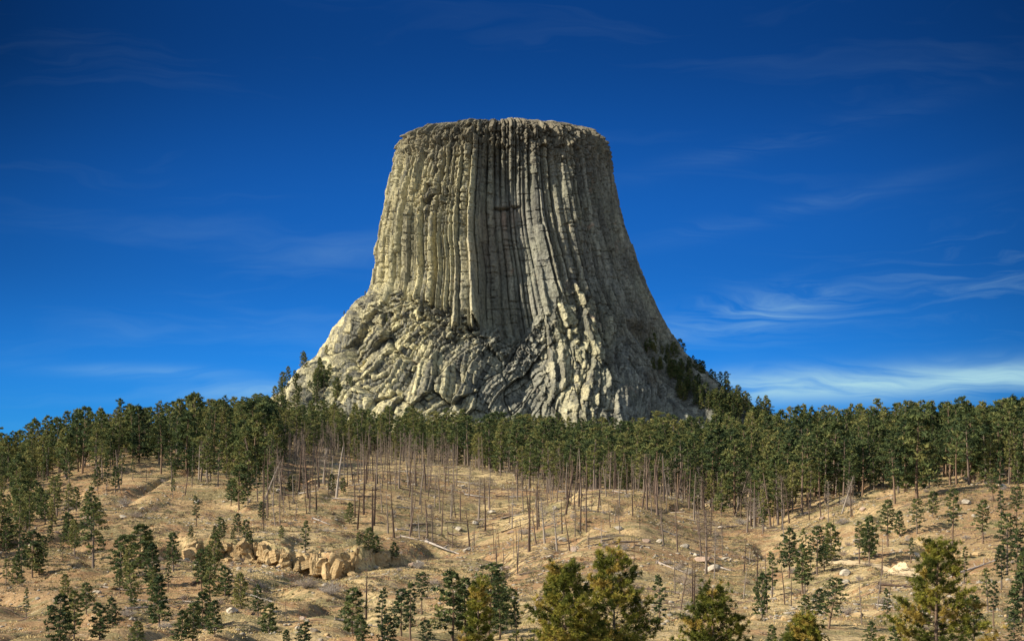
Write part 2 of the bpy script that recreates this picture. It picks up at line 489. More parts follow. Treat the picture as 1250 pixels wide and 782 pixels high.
c_ = t_.ramp(tn_, [(0.0, (0.24, 0.22, 0.10)), (0.35, (0.44, 0.33, 0.16)), (0.75, (0.58, 0.45, 0.23)), (1.0, (0.36, 0.24, 0.13))])
finish(t_, c_, 0.9, None, spec=0.05)
MAT['grass'] = m_
m_, t_ = new_mat('pale_track')
P_ = t_.n('ShaderNodeNewGeometry').outputs['Position']
n_ = t_.noise(P_, 0.8, 5, 0.7)
finish(t_, t_.mix(n_, (0.50, 0.37, 0.22), (0.66, 0.54, 0.36)), 0.95, n_, 0.6, 0.2, 0.05)
MAT['path'] = m_

# ------------------------------------------------------------------ ground sheet
azs = np.concatenate([np.linspace(-180, -60, 24, endpoint=False), np.linspace(-60, -19, 50, endpoint=False),
                      np.linspace(-19, 19, 860, endpoint=False), np.linspace(19, 60, 50, endpoint=False), np.linspace(60, 180, 24, endpoint=False)])
rs = np.concatenate([np.linspace(0.3, 40, 30, endpoint=False), np.linspace(40, 160, 60, endpoint=False),
                     np.geomspace(160, 1120, 900, endpoint=False), np.geomspace(1120, 40000, 50)])
A_, R_ = np.meshgrid(np.radians(azs), rs)
GX = np.sin(A_) * R_; GY = np.cos(A_) * R_
GZ = ground_z(GX, GY)
V = np.stack([GX, GY, GZ], -1).reshape(-1, 3)
fc = grid_faces(len(rs), len(azs), wrap=True)[:, ::-1]
cen = np.array([[0, 0, -1.7]])
V = np.vstack([V, cen])
j = np.arange(len(azs))
tri = np.stack([np.full(len(azs), len(V) - 1), (j + 1) % len(azs), j], -1)
gU = CU + F * GX / np.maximum(GY, 1)
bare = np.clip(sstep(330, 60, gU) + sstep(1040, 1230, gU), 0, 1) * 0.8 * (0.5 + 0.8 * vnoise(GX / 28, GY / 40, 95)) + 0.35 * (vnoise(GX / 45, GY / 70, 96) > 0.62)
bare = np.where(GY > 0, np.clip(bare, 0, 1), 0.3)
link('ground', mesh_np('ground', V, [fc, tri], smooth=True, attrs={'bare': np.concatenate([bare.ravel(), [0.3]])}), MAT['ground'], kind='structure')

# ------------------------------------------------------------------ rock tower
TY = 1010.0
S = TY / F                                  # metres per photo pixel at the tower's axis
def zrow(v): return (HZ - v) * S
LV = np.array([143, 147, 151, 158, 166, 178, 190, 215, 250, 280, 310, 335, 352, 360, 368, 380, 398, 415, 432, 450, 470, 490, 515, 560], float)
LX = np.array([514, 507, 502, 497, 492, 486, 482, 477, 470, 463, 458, 456, 453, 447, 437, 426, 413, 402, 390, 372, 351, 328, 300, 250], float)
RV = np.array([143, 147, 151, 158, 166, 178, 190, 215, 245, 280, 305, 330, 355, 385, 410, 428, 445, 462, 480, 500, 515, 560], float)
RX = np.array([712, 719, 725, 732, 737, 742, 746, 750, 756, 765, 773, 782, 792, 806, 820, 832, 850, 868, 890, 925, 950, 1010], float)
v_rows = np.concatenate([np.linspace(143, 152, 26, endpoint=False), np.linspace(152, 380, 470, endpoint=False), np.linspace(380, 560, 400)])
th = np.concatenate([np.linspace(-180, -105, 60, endpoint=False), np.linspace(-105, 105, 1500, endpoint=False), np.linspace(105, 180, 60, endpoint=False)])
TH, VV = np.meshgrid(np.radians(th), v_rows)
sx, cx_ = np.sin(TH), np.cos(TH)
xl = np.interp(VV, LV, LX); xr = np.interp(VV, RV, RX)
# the silhouette lines are gently roughened; smooth the radius with height
a_px = (xr - xl) / 2; c_px = (xr + xl) / 2
XP = c_px + a_px * sx                       # photo column of the point (front half)
Zc = np.where(VV < 178, zrow(178) + (178 - VV) / 35.0 * 7.5, zrow(VV))
a_m = a_px * S
b_ratio = np.interp(VV, [143, 200, 360, 430, 520], [0.80, 0.78, 0.74, 0.62, 0.60])
b_m = a_m * b_ratio
XO, VO = XP, VV
PY0 = TY - b_m * cx_
XP = CU + ((c_px - CU) * S + a_m * sx) / PY0 * F      # where the undisturbed surface lies, for placing the features
VV = HZ - Zc / PY0 * F

vb_x = np.array([250, 400, 450, 520, 560, 600, 640, 662, 685, 705, 728, 750, 765, 800, 850, 1000], float)
vb_v = np.array([300, 345, 356, 368, 386, 404, 402, 376, 360, 354, 372, 400, 440, 470, 480, 480], float)
cq = np.floor(XP / 6.5 + 0.4 * fbm(XP / 30, VV / 90, 300, 2))
vb = np.interp(XP, vb_x, vb_v) + 8 * fbm(XP / 16, VV / 60, 301, 3) + 22 * (_h(cq, cq * 0, cq * 0, 299) - 0.45)
vb = np.where(cx_ > 0, vb, 380)
base = sstep(-4, 5, VV - vb)                # 1 in the broken foot
topz = 1 - sstep(160, 225, VV + 14 * fbm(XP / 30, VV / 40, 302, 3))   # knobbly crown of the columns

# --- columns
ang = TH / (2 * np.pi)
NCOL = 146
SLX = np.where(LV > 352, 453 - (LV - 352) * 0.25, LX)
sxl = np.interp(VO, LV, SLX); sxr = np.interp(VO, RV, RX)
a_s = (sxr - sxl) / 2; c_s = (sxr + sxl) / 2
sang = np.arcsin(np.clip((XO - c_s) / a_s, -1, 1))
sang = np.where(cx_ >= 0, sang, np.where(TH > 0, np.pi, -np.pi) - np.arcsin(np.clip(sx, -1, 1)))
ang = sang / (2 * np.pi)
s = ang * NCOL + 1.1 * fbm(ang * 34, VV / 2500, 303, 2) + 0.05 * fbm(ang * 20, VV / 90, 304, 2) + 0.04 * fbm(ang * 90, VV / 16, 305, 2)
ci = np.floor(s); cf = s - ci - 0.5
zz = np.zeros_like(ci)
r0 = _h(ci, zz, zz, 306)
seglen = 40 + 90 * _h(ci, zz, zz, 307)
seg = np.floor((VV + 300 * _h(ci, zz, zz, 308)) / seglen)
r1 = _h(ci, seg, zz, 309)
sege = np.floor((VV + 90 * _h(ci, zz, zz, 310)) / (7 + 9 * r0))
r2 = _h(ci, sege, zz, 311)
grp = np.floor(s / 3.7 + 0.4 * fbm(ang * 20, VV / 120, 312, 2)); rg = _h(grp, np.floor(VV / 400), zz, 313)
asym = (_h(ci, zz, zz, 321) - 0.5) * 0.5    # each column shows two flat faces meeting at an off-centre edge
q_ = np.where(cf < asym, (cf + 0.5) / (0.5 + asym), (0.5 - cf) / (0.5 - asym))
prof2 = np.clip(q_, 0, 1) ** 0.62
colw = a_m * 2 * np.pi / NCOL
depth = 0.72 * colw
disp = depth * (prof2 - 0.75)
disp += (r0 - 0.5) * 3.8 + (r1 - 0.5) * 2.8 + (r2 - 0.5) * 1.0 + (rg - 0.5) * 5.0
jn = np.floor(s + 0.5)
crack = (_h(jn, np.floor(VV / 90 + 5 * _h(jn, zz, zz, 322)), zz, 323) > 0.45) * np.exp(-((np.abs(s - jn)) / 0.13) ** 2)
disp -= 3.2 * crack
alc = sstep(583, 592, XP) * (1 - sstep(648, 664, XP)) * sstep(200, 240, VV) * (cx_ > 0)
disp *= 1 - 0.62 * alc
deep = (_h(ci, zz, zz, 320) > 0.82)
disp -= deep * 2.0 * sstep(150, 210, VV)
# --- large forms of the shaft, by photo column
sh_x = np.array([440, 470, 500, 520, 545, 565, 578, 584, 590, 600, 615, 630, 645, 652, 657, 664, 669, 678, 683, 692, 697, 710, 725, 745, 780, 850], float)
sh_d = np.array([0, 0, 1.5, 2.5, 3.5, 5.0, 4.5, 3.0, -6.5, -8.0, -8.0, -7.5, -6.0, -4.0, 0.0, 0.4, 2.5, 2.8, 5.2, 5.4, 4.4, 1.5, -1.5, -2.0, 0, 0], float)
drift = np.interp(VV, [160, 250, 360, 420], [-12, -4, 8, 14])
dr_w = sstep(600, 680, XP)
sh = np.interp(XP - drift * dr_w, sh_x, sh_d)
amt = np.interp(VV, [143, 175, 215, 260, 400], [0.05, 0.35, 0.7, 1.0, 1.0])
disp += np.where(cx_ > 0, sh * amt, 0)
# overhang slot in the alcove
slotv = 252 + 3.5 * (_h(ci, zz, zz, 395) - 0.5) + 2 * fbm(XP / 12, XP * 0, 396, 2)
disp -= 2.6 * (_h(ci, zz, zz, 397) > 0.2) * np.exp(-((VV - slotv) / 1.4) ** 2) * sstep(598, 602, XP) * (1 - sstep(634, 640, XP)) * (cx_ > 0)
disp += 1.0 * sstep(236, 250, VV) * (1 - sstep(250, 252, VV)) * sstep(598, 604, XP) * (1 - sstep(632, 640, XP)) * (cx_ > 0)
# rubbly ledge on the left face
ledge = np.exp(-((XP - 535) / 36) ** 2 - ((VV - 240) / 24) ** 2) * (cx_ > 0)
disp += 3.0 * np.exp(-((XP - 535) / 40) ** 2) * sstep(215, 232, VV) * (1 - sstep(240, 330, VV)) * (cx_ > 0)
# --- knobs and broken blocks near the summit
arc = TH * 66.0
H_ = -VV * S
kh, kj, _c = facets(arc / 4.4, H_ / 6.0, 330, 1.3)
kn = kh * 2.6 - 1.3 * np.exp(-(kj / 0.08) ** 2)
kh2, kj2, _c = facets(arc / 2.0, H_ / 2.6, 331, 1.2)
kn2 = kh2 * 1.2 - 0.5 * np.exp(-(kj2 / 0.1) ** 2)
rough = np.clip(topz + ledge * 1.1, 0, 1)
disp = disp * (1 - 0.42 * rough) + (kn + kn2) * rough * 0.95
disp += kn2 * 0.10
# horizontal cross joints here and there
disp -= 0.8 * (vnoise(arc / 5, H_ / 1.2, 340) > 0.80) * (1 - base)

# --- broken foot: leaning slabs, blocks, buttress
Xm = XP * S
q1 = (Xm * 0.80 - H_ * -0.60); q2 = (Xm * -0.60 + H_ * 0.80)     # axes across / along the lean
wx = 2.4 * fbm(Xm / 22, H_ / 22, 350, 2); wy = 2.4 * fbm(Xm / 22, H_ / 22, 351, 3)
rmask = sstep(640, 690, XP + 10 * fbm(VV / 20, XP / 30, 357, 2))
def foot_blocks(lean_deg, spread, sd, lw, ll, pw):
    """leaning masses of broken columns: every mass has its own lean and carries straight stubs of unequal length"""
    ca, sa = math.cos(R(lean_deg)), math.sin(R(lean_deg))
    pa = (Xm + wx) * ca + (H_ + wy) * sa; pb = -(Xm + wx) * sa + (H_ + wy) * ca
    b1, bj1, c1, lx, ly = facets(pa / lw, pb / ll, sd, 1.0, True)
    an = (c1 - 0.5) * R(spread)
    tx_ = lx * lw * np.cos(an) + ly * ll * np.sin(an); ty_ = -lx * lw * np.sin(an) + ly * ll * np.cos(an)
    pi_ = np.floor(tx_ / pw); pf = tx_ / pw - pi_
    cs_ = np.floor(c1 * 997)
    ro = _h(pi_, cs_, zz, sd + 1)
    sg = np.floor((ty_ + 30 * ro) / (3.5 + 9 * _h(pi_, cs_, zz, sd + 2)))
    r_ = _h(pi_, cs_ + sg * 31, zz, sd + 3); asy = 0.3 + 0.4 * ro
    wedge = np.where(pf < asy, pf / asy, (1 - pf) / (1 - asy)) ** 0.7
    # fresh broken ends: each segment face is tilted
    fr_ = ((ty_ + 30 * ro) / (3.5 + 9 * _h(pi_, cs_, zz, sd + 2))) % 1 - 0.5
    st = 1.25 * wedge * (pw / 2.6) + (ro - 0.5) * 2.2 + (r_ - 0.5) * 2.6 + fr_ * (r_ - 0.5) * 2.4
    st = st - 1.2 * np.exp(-((np.abs(fr_) - 0.5) / 0.07) ** 2)
    big = b1 * 6.5 - 3.0 * np.exp(-(bj1 / 0.05) ** 2)
    return big, st, r_
bigL, medL, hvL = foot_blocks(-36, 46, 352, 12.0, 30, 2.9)
bigR, medR, hvR = foot_blocks(5, 26, 452, 10.0, 44, 2.4)
big = bigL * (1 - rmask) + bigR * rmask; med = np.where(rmask < 0.5, medL, medR); hv = np.where(rmask > 0.5, hvR, hvL)
sml, sj, _c = facets(Xm / 1.5 + 0.2 * wx, H_ / 1.7, 356, 1.0)
foot = big + med + sml * 0.55
# loose blocky rubble just below the columns
rub = (1 - sstep(8, 60, VV - vb)) * (1 - sstep(640, 680, XP))
rk, rkj, _c = facets(Xm / 3.6, H_ / 3.2, 358, 1.4)
foot = foot * (1 - 0.55 * rub) + (rk * 2.4 - 1.0 * np.exp(-(rkj / 0.08) ** 2) + sml * 1.0) * rub
# buttress under the centre right: wavy vertical ribs
bz = sstep(652, 672, XP) * (1 - sstep(730, 748, XP))
ribw = XP + 9 * fbm(XP / 60, VV / 24, 360, 3) + 4 * fbm(XP / 14, VV / 40, 364, 2)
rb = ribw / 12.5; rbi = np.floor(rb); rbf = rb - rbi - 0.5
ribs = (1 - np.abs(2 * rbf) ** 2) * 0 + 4.8 * (1 - np.abs(2 * rbf)) ** 1.3 + (_h(rbi, np.floor(VV / 60 + 3 * _h(rbi, zz, zz, 361)), zz, 362) - 0.5) * 3.5
foot = foot + bz * (ribs * 0.55 - 1.5)
# smooth dark face right of it
sm = sstep(740, 765, XP)
stri = XP + 3 * fbm(XP / 30, VV / 30, 363, 2)
foot = foot * (1 - 0.6 * sm) + sm * 1.3 * (1 - np.abs(2 * ((stri / 6.0) % 1) - 1) ** 2)
ft_x = np.array([300, 350, 400, 450, 490, 530, 570, 600, 625, 645, 658, 672, 690, 705, 720, 740, 765, 790, 812, 830, 860, 900], float)
ft_d = np.array([0, 1, 3, 5, 6, 8, 7, 4, -2, -4, -1, 5, 10, 13, 13, 11, 7, 1, -9, -12, -6, 0], float)
ftw = np.interp(XP, ft_x, ft_d)
bell = sstep(350, 405, VV) * (1 - 0.0 * VV)
mac = ftw * np.interp(VV, [340, 375, 420, 480, 560], [0.0, 0.25, 0.75, 1.1, 1.2])
disp = disp * (1 - base * 0.93) + base * foot * 0.9 * np.interp(sx, [-1, -0.85, 0.85, 1], [0.22, 1, 1, 0.4])
disp += np.where(cx_ > 0.0, mac, 0) * (1 - np.abs(sx) ** 4)
# right flank gully where trees grow
gul = np.exp(-((XP - (770 + (VV - 390) * 0.85)) / 12) ** 2) * sstep(385, 410, VV) * (cx_ > 0)
disp -= 9 * gul
# keep the silhouette near the outline, soften at the very top
edge = np.where(np.abs(sx) > 0.93, 0.55, 1.0)
disp *= np.interp(VO, [143, 145, 152, 170], [0.35, 0.55, 0.85, 1.0])

px = (c_px - CU) * S + (a_m + disp) * sx
py = TY - (b_m + disp) * cx_
pz = Zc + 0.0 * disp
pz = pz + base * 1.5 * fbm(Xm / 7, H_ / 5, 370, 3) + rough * 0.8 * fbm(arc / 3, H_ / 3, 371, 2) * sstep(144, 150, VO)
pz = pz + (1 - sstep(146, 165, VO)) * (1.1 * fbm(arc / 7, VV * 0 + 1.0, 372, 3) + 0.9 * (_h(ci, zz, zz, 373) - 0.6))
lit_lich = sstep(640, 470, XP) * (1.0 - 0.25 * base) + 0.30 * bz * base  # yellow lichens plus painted-in sunlight: brighter on the sun-facing left and buttress
lit_lich = np.clip(lit_lich * 1.25 * (0.55 + 0.75 * vnoise(XP / 26, VV / 60, 390)) + 0.25 * (sh > 2), 0, 1) * (1 - 0.45 * topz)
rusty = np.exp(-((XP - 603) / 22) ** 2) * sstep(252, 262, VV) * (1 - sstep(300, 400, VV)) * (cx_ > 0) * 1.0
rusty += 0.8 * np.exp(-((XP - 612) / 24) ** 2 - ((VV - 262) / 14) ** 2) * (cx_ > 0)
rusty += 0.6 * np.exp(-((XP - 690) / 4) ** 2 - ((VV - 350) / 9) ** 2) * (cx_ > 0)
cidc = np.where(base > 0.5, hv, 0.55 * r0 + 0.45 * r1)
# split into shaft and foot by rows of quads
nR, nC = VV.shape
Vt = np.stack([px, py, pz], -1).reshape(-1, 3)
fq = grid_faces(nR, nC, wrap=True)
isfoot = (base.reshape(-1)[fq[:, 0]] > 0.5)
tower = link('rock_tower', None, label='huge grey-yellow fluted rock tower with a flat top rising above the pine belt', category='rock tower')
tower.location = ((615 - CU) * S, TY, zrow(505))
off = np.array(tower.location)
dkl = np.clip(topz * 0.9 + ledge * 0.5, 0, 1) * sstep(144.5, 147, VO)
rusty = rusty * (0.25 + 0.95 * r0) * (0.5 + 0.8 * vnoise(XP / 5, VV / 22, 398))
att = dict(darklichen=dkl.reshape(-1), colid=cidc.reshape(-1), rusty=rusty.reshape(-1), lit_lichen=lit_lich.reshape(-1))
def sub_mesh(name, faces):
    used, inv = np.unique(faces, return_inverse=True)
    return mesh_np(name, Vt[used] - off, inv.reshape(faces.shape), smooth=False, attrs={k: a[used] for k, a in att.items()})
link('column_shaft', sub_mesh('column_shaft', fq[~isfoot]), MAT['tower'], tower)
link('broken_foot', sub_mesh('broken_foot', fq[isfoot]), MAT['tower'], tower)
# summit: slightly domed, grassy top
rim = Vt.reshape(nR, nC, 3)[0]
rc = rim.mean(0)
rings = [rim]
for k in (0.75, 0.5, 0.25):
    q = rc + (rim - rc) * k; q[:, 2] = rim[:, 2] * k + (rc[2] + 0.8) * (1 - k) + 0.4 * fbm(q[:, 0] / 6, q[:, 1] / 6, 380, 3)
    rings.append(q)
Vs = np.vstack(rings + [[rc + [0, 0, 0.9]]])
fs = grid_faces(4, nC, wrap=True)[:, ::-1]
jj = np.arange(nC); ft_ = np.stack([np.full(nC, len(Vs) - 1), 3 * nC + jj, 3 * nC + (jj + 1) % nC], -1)
link('summit', mesh_np('summit', Vs - off, [fs, ft_], smooth=True), MAT['ground'], tower)

PU = px / py * F + CU; PV = HZ - pz / py * F
def tower_pt(u, v):
    """surface point of the tower seen near photo pixel (u, v)"""
    d = np.hypot(PU - u, PV - v) + np.where(cx_ > -0.05, 0, 1e6)
    i = int(np.argmin(d)); p = Vt[i]
    return float(p[0]), float(p[1]), float(p[2])

# ------------------------------------------------------------------ vegetation templates
def tube(pts, rad, k=6):
    """tapered tube: list of points, radii -> V, F"""
    pts = np.array(pts, float); n = len(pts)
    V = []
    for i in range(n):
        d = pts[min(i + 1, n - 1)] - pts[max(i - 1, 0)]; d /= np.linalg.norm(d) + 1e-9
        a = np.cross(d, [0.31, 0.87, 0.2]); a /= np.linalg.norm(a) + 1e-9; b = np.cross(d, a)
        for j in range(k):
            w = 2 * math.pi * j / k
            V.append(pts[i] + rad[i] * (math.cos(w) * a + math.sin(w) * b))
    return np.array(V), grid_faces(n, k, wrap=True)

class Acc:
    def __init__(self): self.V = []; self.F = []; self.T = []; self.n = 0
    def add(self, V, Fc, tint=0.0):
        self.V.append(V); self.F.append(Fc + self.n); self.n += len(V)
        self.T.append(np.full(len(V), tint) if np.isscalar(tint) else tint)
    def arrays(self):
        V = np.vstack(self.V); T = np.concatenate(self.T)
        by = {}
        for f in self.F: by.setdefault(f.shape[1], []).append(f)
        return V, [np.vstack(x) for x in by.values()], T
    def mesh(self, name, smooth=False):
        V, Fs, T = self.arrays()
        return mesh_np(name, V, Fs, smooth, {'tint': T})

def leaves(rng, cen, rad, n, size, acc, tint):
    """n small narrow leaf triangles spread through an ellipsoid"""
    d = rng.normal(size=(n, 3)); d /= np.linalg.norm(d, axis=1)[:, None]
    r = rng.random(n) ** 0.45
    c = cen + d * r[:, None] * rad
    o = d * 0.8 + rng.normal(size=(n, 3)) * 0.7 + [0, 0, 0.35]; o /= np.linalg.norm(o, axis=1)[:, None]
    w = np.cross(o, rng.normal(size=(n, 3))); w /= np.linalg.norm(w, axis=1)[:, None] + 1e-9
    L = size * (0.7 + 0.6 * rng.random(n))[:, None]
    a = c - o * L * 0.5 - w * L * 0.24; b = c - o * L * 0.5 + w * L * 0.24; e = c + o * L * 0.6
    V = np.stack([a, b, e], 1).reshape(-1, 3)
    acc.add(V, np.arange(3 * n).reshape(-1, 3), np.repeat(np.clip(tint + rng.normal(size=n) * 0.08, 0, 1), 3))

def make_pine(seed, H=16.0, bare=0.35, rad=2.6, cone=0.5, nb=34, dens=21, lsize=0.62):
    """mid-distance pine: (trunk mesh, crown mesh); cone 1 = pointed, 0 = round-headed"""
    rng = np.random.default_rng(seed)
    tr = Acc(); cr = Acc()
    lean = rng.normal(size=2) * 0.25
    ks = np.linspace(0, 1, 7)
    axis = np.stack([lean[0] * ks ** 2 + 0.12 * np.sin(ks * 5 + seed), lean[1] * ks ** 2 + 0.12 * np.cos(ks * 4 + seed), ks * H * 0.97], 1)
    r0_ = 0.018 * H
    tr.add(*tube(axis, r0_ * (1 - 0.88 * ks), 7))
    def ax(k): return np.array([np.interp(k, ks, axis[:, i]) for i in range(3)])
    phi = rng.random() * 6
    lop = rng.random() * 6.28; lopa = 0.25 * rng.random()
    for i in range(nb):
        k = bare + (1 - bare) * ((i + rng.random()) / nb) ** 0.92
        q = (k - bare) / (1 - bare)
        shape_c = (1 - q) ** 0.8 * (0.35 + 0.65 * min(1, q / 0.12))
        shape_r = math.sqrt(max(0.03, 1 - (2 * abs(q - 0.5)) ** 2.2)) * (0.75 + 0.25 * q)
        rr = rad * (cone * shape_c * 1.15 + (1 - cone) * shape_r) * (0.55 + 0.6 * rng.random()) + 0.15
        phi += 2.4 + rng.normal() * 0.5
        rr *= 1 + lopa * math.cos(phi - lop)
        p0 = ax(k)
        up = 0.15 + 0.35 * q
        end = p0 + np.array([math.cos(phi) * rr, math.sin(phi) * rr, up * rr])
        midp = p0 + (end - p0) * 0.5 + [0, 0, -0.08 * rr]
        tr.add(*tube([p0, midp, end], [r0_ * 0.28 * (1 - 0.6 * q), r0_ * 0.16, 0.02], 3))
        tint = np.clip(rng.normal() * 0.28 + 0.45, 0, 1)
        cs = max(0.42, rr * 0.37)
        leaves(rng, end, np.array([cs, cs, cs * 0.62]), dens, lsize, cr, tint)
        if rr > 1.1:
            leaves(rng, p0 + (end - p0) * 0.55 + [0, 0, 0.1], np.array([cs * 0.9, cs * 0.9, cs * 0.5]), dens * 2 // 3, lsize, cr, tint)
    leaves(rng, ax(0.985), np.array([0.45 + 0.5 * (1 - cone), 0.45 + 0.5 * (1 - cone), 0.8]), dens, lsize * 0.9, cr, 0.5)
    # a few dead stubs below the crown
    for i in range(5):
        k = bare * (0.4 + 0.6 * rng.random()); a = rng.random() * 6.28; L = 0.5 + rng.random() * 0.9
        p0 = ax(k); tr.add(*tube([p0, p0 + [math.cos(a) * L, math.sin(a) * L, 0.1]], [0.04, 0.015], 3))
    return tr, cr

def make_dead(seed, H=12.0, full=False):
    rng = np.random.default_rng(seed)
    a = Acc(); ks = np.linspace(0, 1, 6)
    lean = rng.normal(size=2) * 0.35
    axis = np.stack([lean[0] * ks ** 1.5, lean[1] * ks ** 1.5, ks * H - 0.3 * (ks == 0)], 1)
    r0_ = 0.0115 * H + 0.05
    a.add(*tube(axis, r0_ * (1 - 0.72 * ks), 6))
    nb = 60 if full else rng.integers(10, 34)
    for i in range(nb):
        k = (0.35 if full else 0.25) + (0.64 if full else 0.72) * rng.random(); ph = rng.random() * 6.28
        L = ((0.5 + 1.5 * rng.random()) * (1.35 - k) if full else (0.3 + 1.1 * rng.random() ** 2) * (1.4 - k)) * H / 12 * 1.3
        p0 = np.array([np.interp(k, ks, axis[:, i_]) for i_ in range(3)])
        e = p0 + [math.cos(ph) * L, math.sin(ph) * L, L * (0.5 * rng.random() - 0.1)]
        a.add(*tube([p0, p0 + (e - p0) * 0.5 + [0, 0, 0.06 * L], e], [0.05, 0.035, 0.012], 3))
        if full:
            for _ in range(3):
                m = p0 + (e - p0) * (0.3 + 0.6 * rng.random()); e2 = m + rng.normal(size=3) * 0.45
                a.add(*tube([m, e2], [0.022, 0.008], 3))
    return a

def make_near_pine(seed, H=11.0, rad=3.0, ntuft=2600, bare=0.05, nl=85, needle=0.19, k_per=26):
    """close pine: whorled limbs carrying separate needle tufts"""
    rng = np.random.default_rng(seed)
    tr = Acc(); cr = Acc()
    ks = np.linspace(0, 1, 9)
    axis = np.stack([0.12 * np.sin(ks * 4 + seed), 0.12 * np.cos(ks * 5 + seed) - 0.12, ks * H * 0.98], 1)
    tr.add(*tube(axis, 0.016 * H * (1 - 0.92 * ks) + 0.01, 9))
    def ax(k): return np.array([np.interp(k, ks, axis[:, i]) for i in range(3)])
    tips = []; phi = rng.random() * 6
    for i in range(nl):
        q = (i + 0.5 * rng.random()) / nl
        k = bare + (1 - bare) * q * 0.985
        rr = rad * (0.10 + 0.92 * (1 - q) ** 0.95) * (0.55 + 0.55 * rng.random())
        phi += 2.4 + rng.normal() * 0.4
        p0 = ax(k); dr = np.array([math.cos(phi), math.sin(phi), 0.0])
        rise = 0.30 + 0.35 * q
        pts = [p0 + dr * rr * f_ + np.array([0, 0, rr * (rise * f_ ** 1.6 - 0.10 * f_)]) for f_ in (0, .35, .7, 1)]
        tr.add(*tube(pts, [0.045 * (1.2 - q), 0.032 * (1.2 - q), 0.02, 0.008], 5))
        tl = np.clip(rng.normal() * 0.22 + 0.40, 0, 0.85)
        if rng.random() < 0.08: tl = 0.95
        nsub = int(4 + rr * 5)
        tips.append((pts[-1], dr + [0, 0, 0.6], tl)); 
        for _ in range(nsub):
            f_ = 0.25 + 0.75 * rng.random() ** 0.7
            m = np.array([np.interp(f_, [0, .35, .7, 1], [p[c] for p in pts]) for c in range(3)])
            sd = np.array([-dr[1], dr[0], 0]) * rng.choice([-1, 1])
            L = (0.35 + 0.55 * rng.random()) * (0.4 + 0.22 * rr)
            e = m + (sd * 0.8 + dr * 0.6 + [0, 0, 0.25 + 0.5 * rng.random()]) * L
            tr.add(*tube([m, e], [0.014, 0.006], 3))
            tips.append((e, e - m, tl)); 
            tips.append((m + (e - m) * 0.6, e - m + rng.normal(size=3) * 0.3, tl))
            e3 = e + rng.normal(size=3) * 0.25; tips.append((e3, rng.normal(size=3) * .5 + [0, 0, 0.7], tl))
    tips.append((ax(1.0), np.array([0, 0, 1.0]), 0.5))
    tips = tips if len(tips) < ntuft else [tips[i] for i in rng.permutation(len(tips))[:ntuft]]
    for (p, d, tl) in tips:
        n = k_per
        d = np.array(d, float); d /= np.linalg.norm(d) + 1e-9
        o = d * 0.75 + rng.normal(size=(n, 3)) * 0.62; o /= np.linalg.norm(o, axis=1)[:, None]
        base_ = p - d * rng.random((n, 1)) * 0.10
        w = np.cross(o, rng.normal(size=(n, 3))); w /= np.linalg.norm(w, axis=1)[:, None] + 1e-9
        L = needle * (0.75 + 0.5 * rng.random((n, 1)))
        V = np.stack([base_ - w * 0.016, base_ + w * 0.016, base_ + o * L + w * 0.007, base_ + o * L - w * 0.007], 1).reshape(-1, 3)
        tv = np.clip(tl + rng.normal(size=n) * 0.10, 0, 1)
        cr.add(V, np.arange(4 * n).reshape(-1, 4), np.repeat(tv, 4))
    return tr, cr

PINE_SPECS = [
    ('round', dict(H=17, bare=0.30, rad=2.9, cone=0.15, nb=34)),
    ('round', dict(H=16, bare=0.34, rad=3.0, cone=0.25, nb=38)),
    ('round', dict(H=18, bare=0.40, rad=2.5, cone=0.20, nb=30)),
    ('round', dict(H=15, bare=0.28, rad=2.6, cone=0.45, nb=40)),
    ('round', dict(H=17, bare=0.38, rad=2.3, cone=0.35, nb=32)),
    ('round', dict(H=16, bare=0.26, rad=3.1, cone=0.35, nb=40)),
    ('round', dict(H=18, bare=0.55, rad=2.2, cone=0.05, nb=22)),
    ('round', dict(H=15, bare=0.30, rad=3.3, cone=0.05, nb=30)),
    ('round', dict(H=19, bare=0.40, rad=2.0, cone=0.55, nb=30, dens=18)),
    ('round', dict(H=16, bare=0.22, rad=2.8, cone=0.60, nb=44)),
    ('full', dict(H=11, bare=0.08, rad=2.3, cone=0.75, nb=44)),
    ('full', dict(H=12, bare=0.16, rad=2.5, cone=0.55, nb=44)),
    ('full', dict(H=10, bare=0.05, rad=2.5, cone=0.65, nb=44)),
    ('full', dict(H=13, bare=0.22, rad=2.2, cone=0.80, nb=42)),
    ('thin', dict(H=14, bare=0.35, rad=1.3, cone=0.6, nb=24, dens=20)),
    ('thin', dict(H=13, bare=0.25, rad=1.5, cone=0.7, nb=26, dens=20)),
]
PT = []
for i, (kind, sp) in enumerate(PINE_SPECS):
    tr, cr = make_pine(100 + i, **sp)
    PT.append(dict(kind=kind, H=sp['H'], tr=tr, cr=cr, mt=tr.mesh('pine_trunk', True), mc=cr.mesh('pine_crown')))
    PT[-1]['mt'].materials.append(MAT['bark']); PT[-1]['mc'].materials.append(MAT['pine'])
DTt = []
for i in range(10):
    a = make_dead(200 + i, 12.0, full=(i in (3, 7, 9)))
    me = a.mesh('dead_tree', False); me.materials.append(MAT['dead'] if i % 2 else MAT['char'])
    DTt.append(dict(H=12.0, me=me, full=(i in (3, 7, 9)), acc=a))

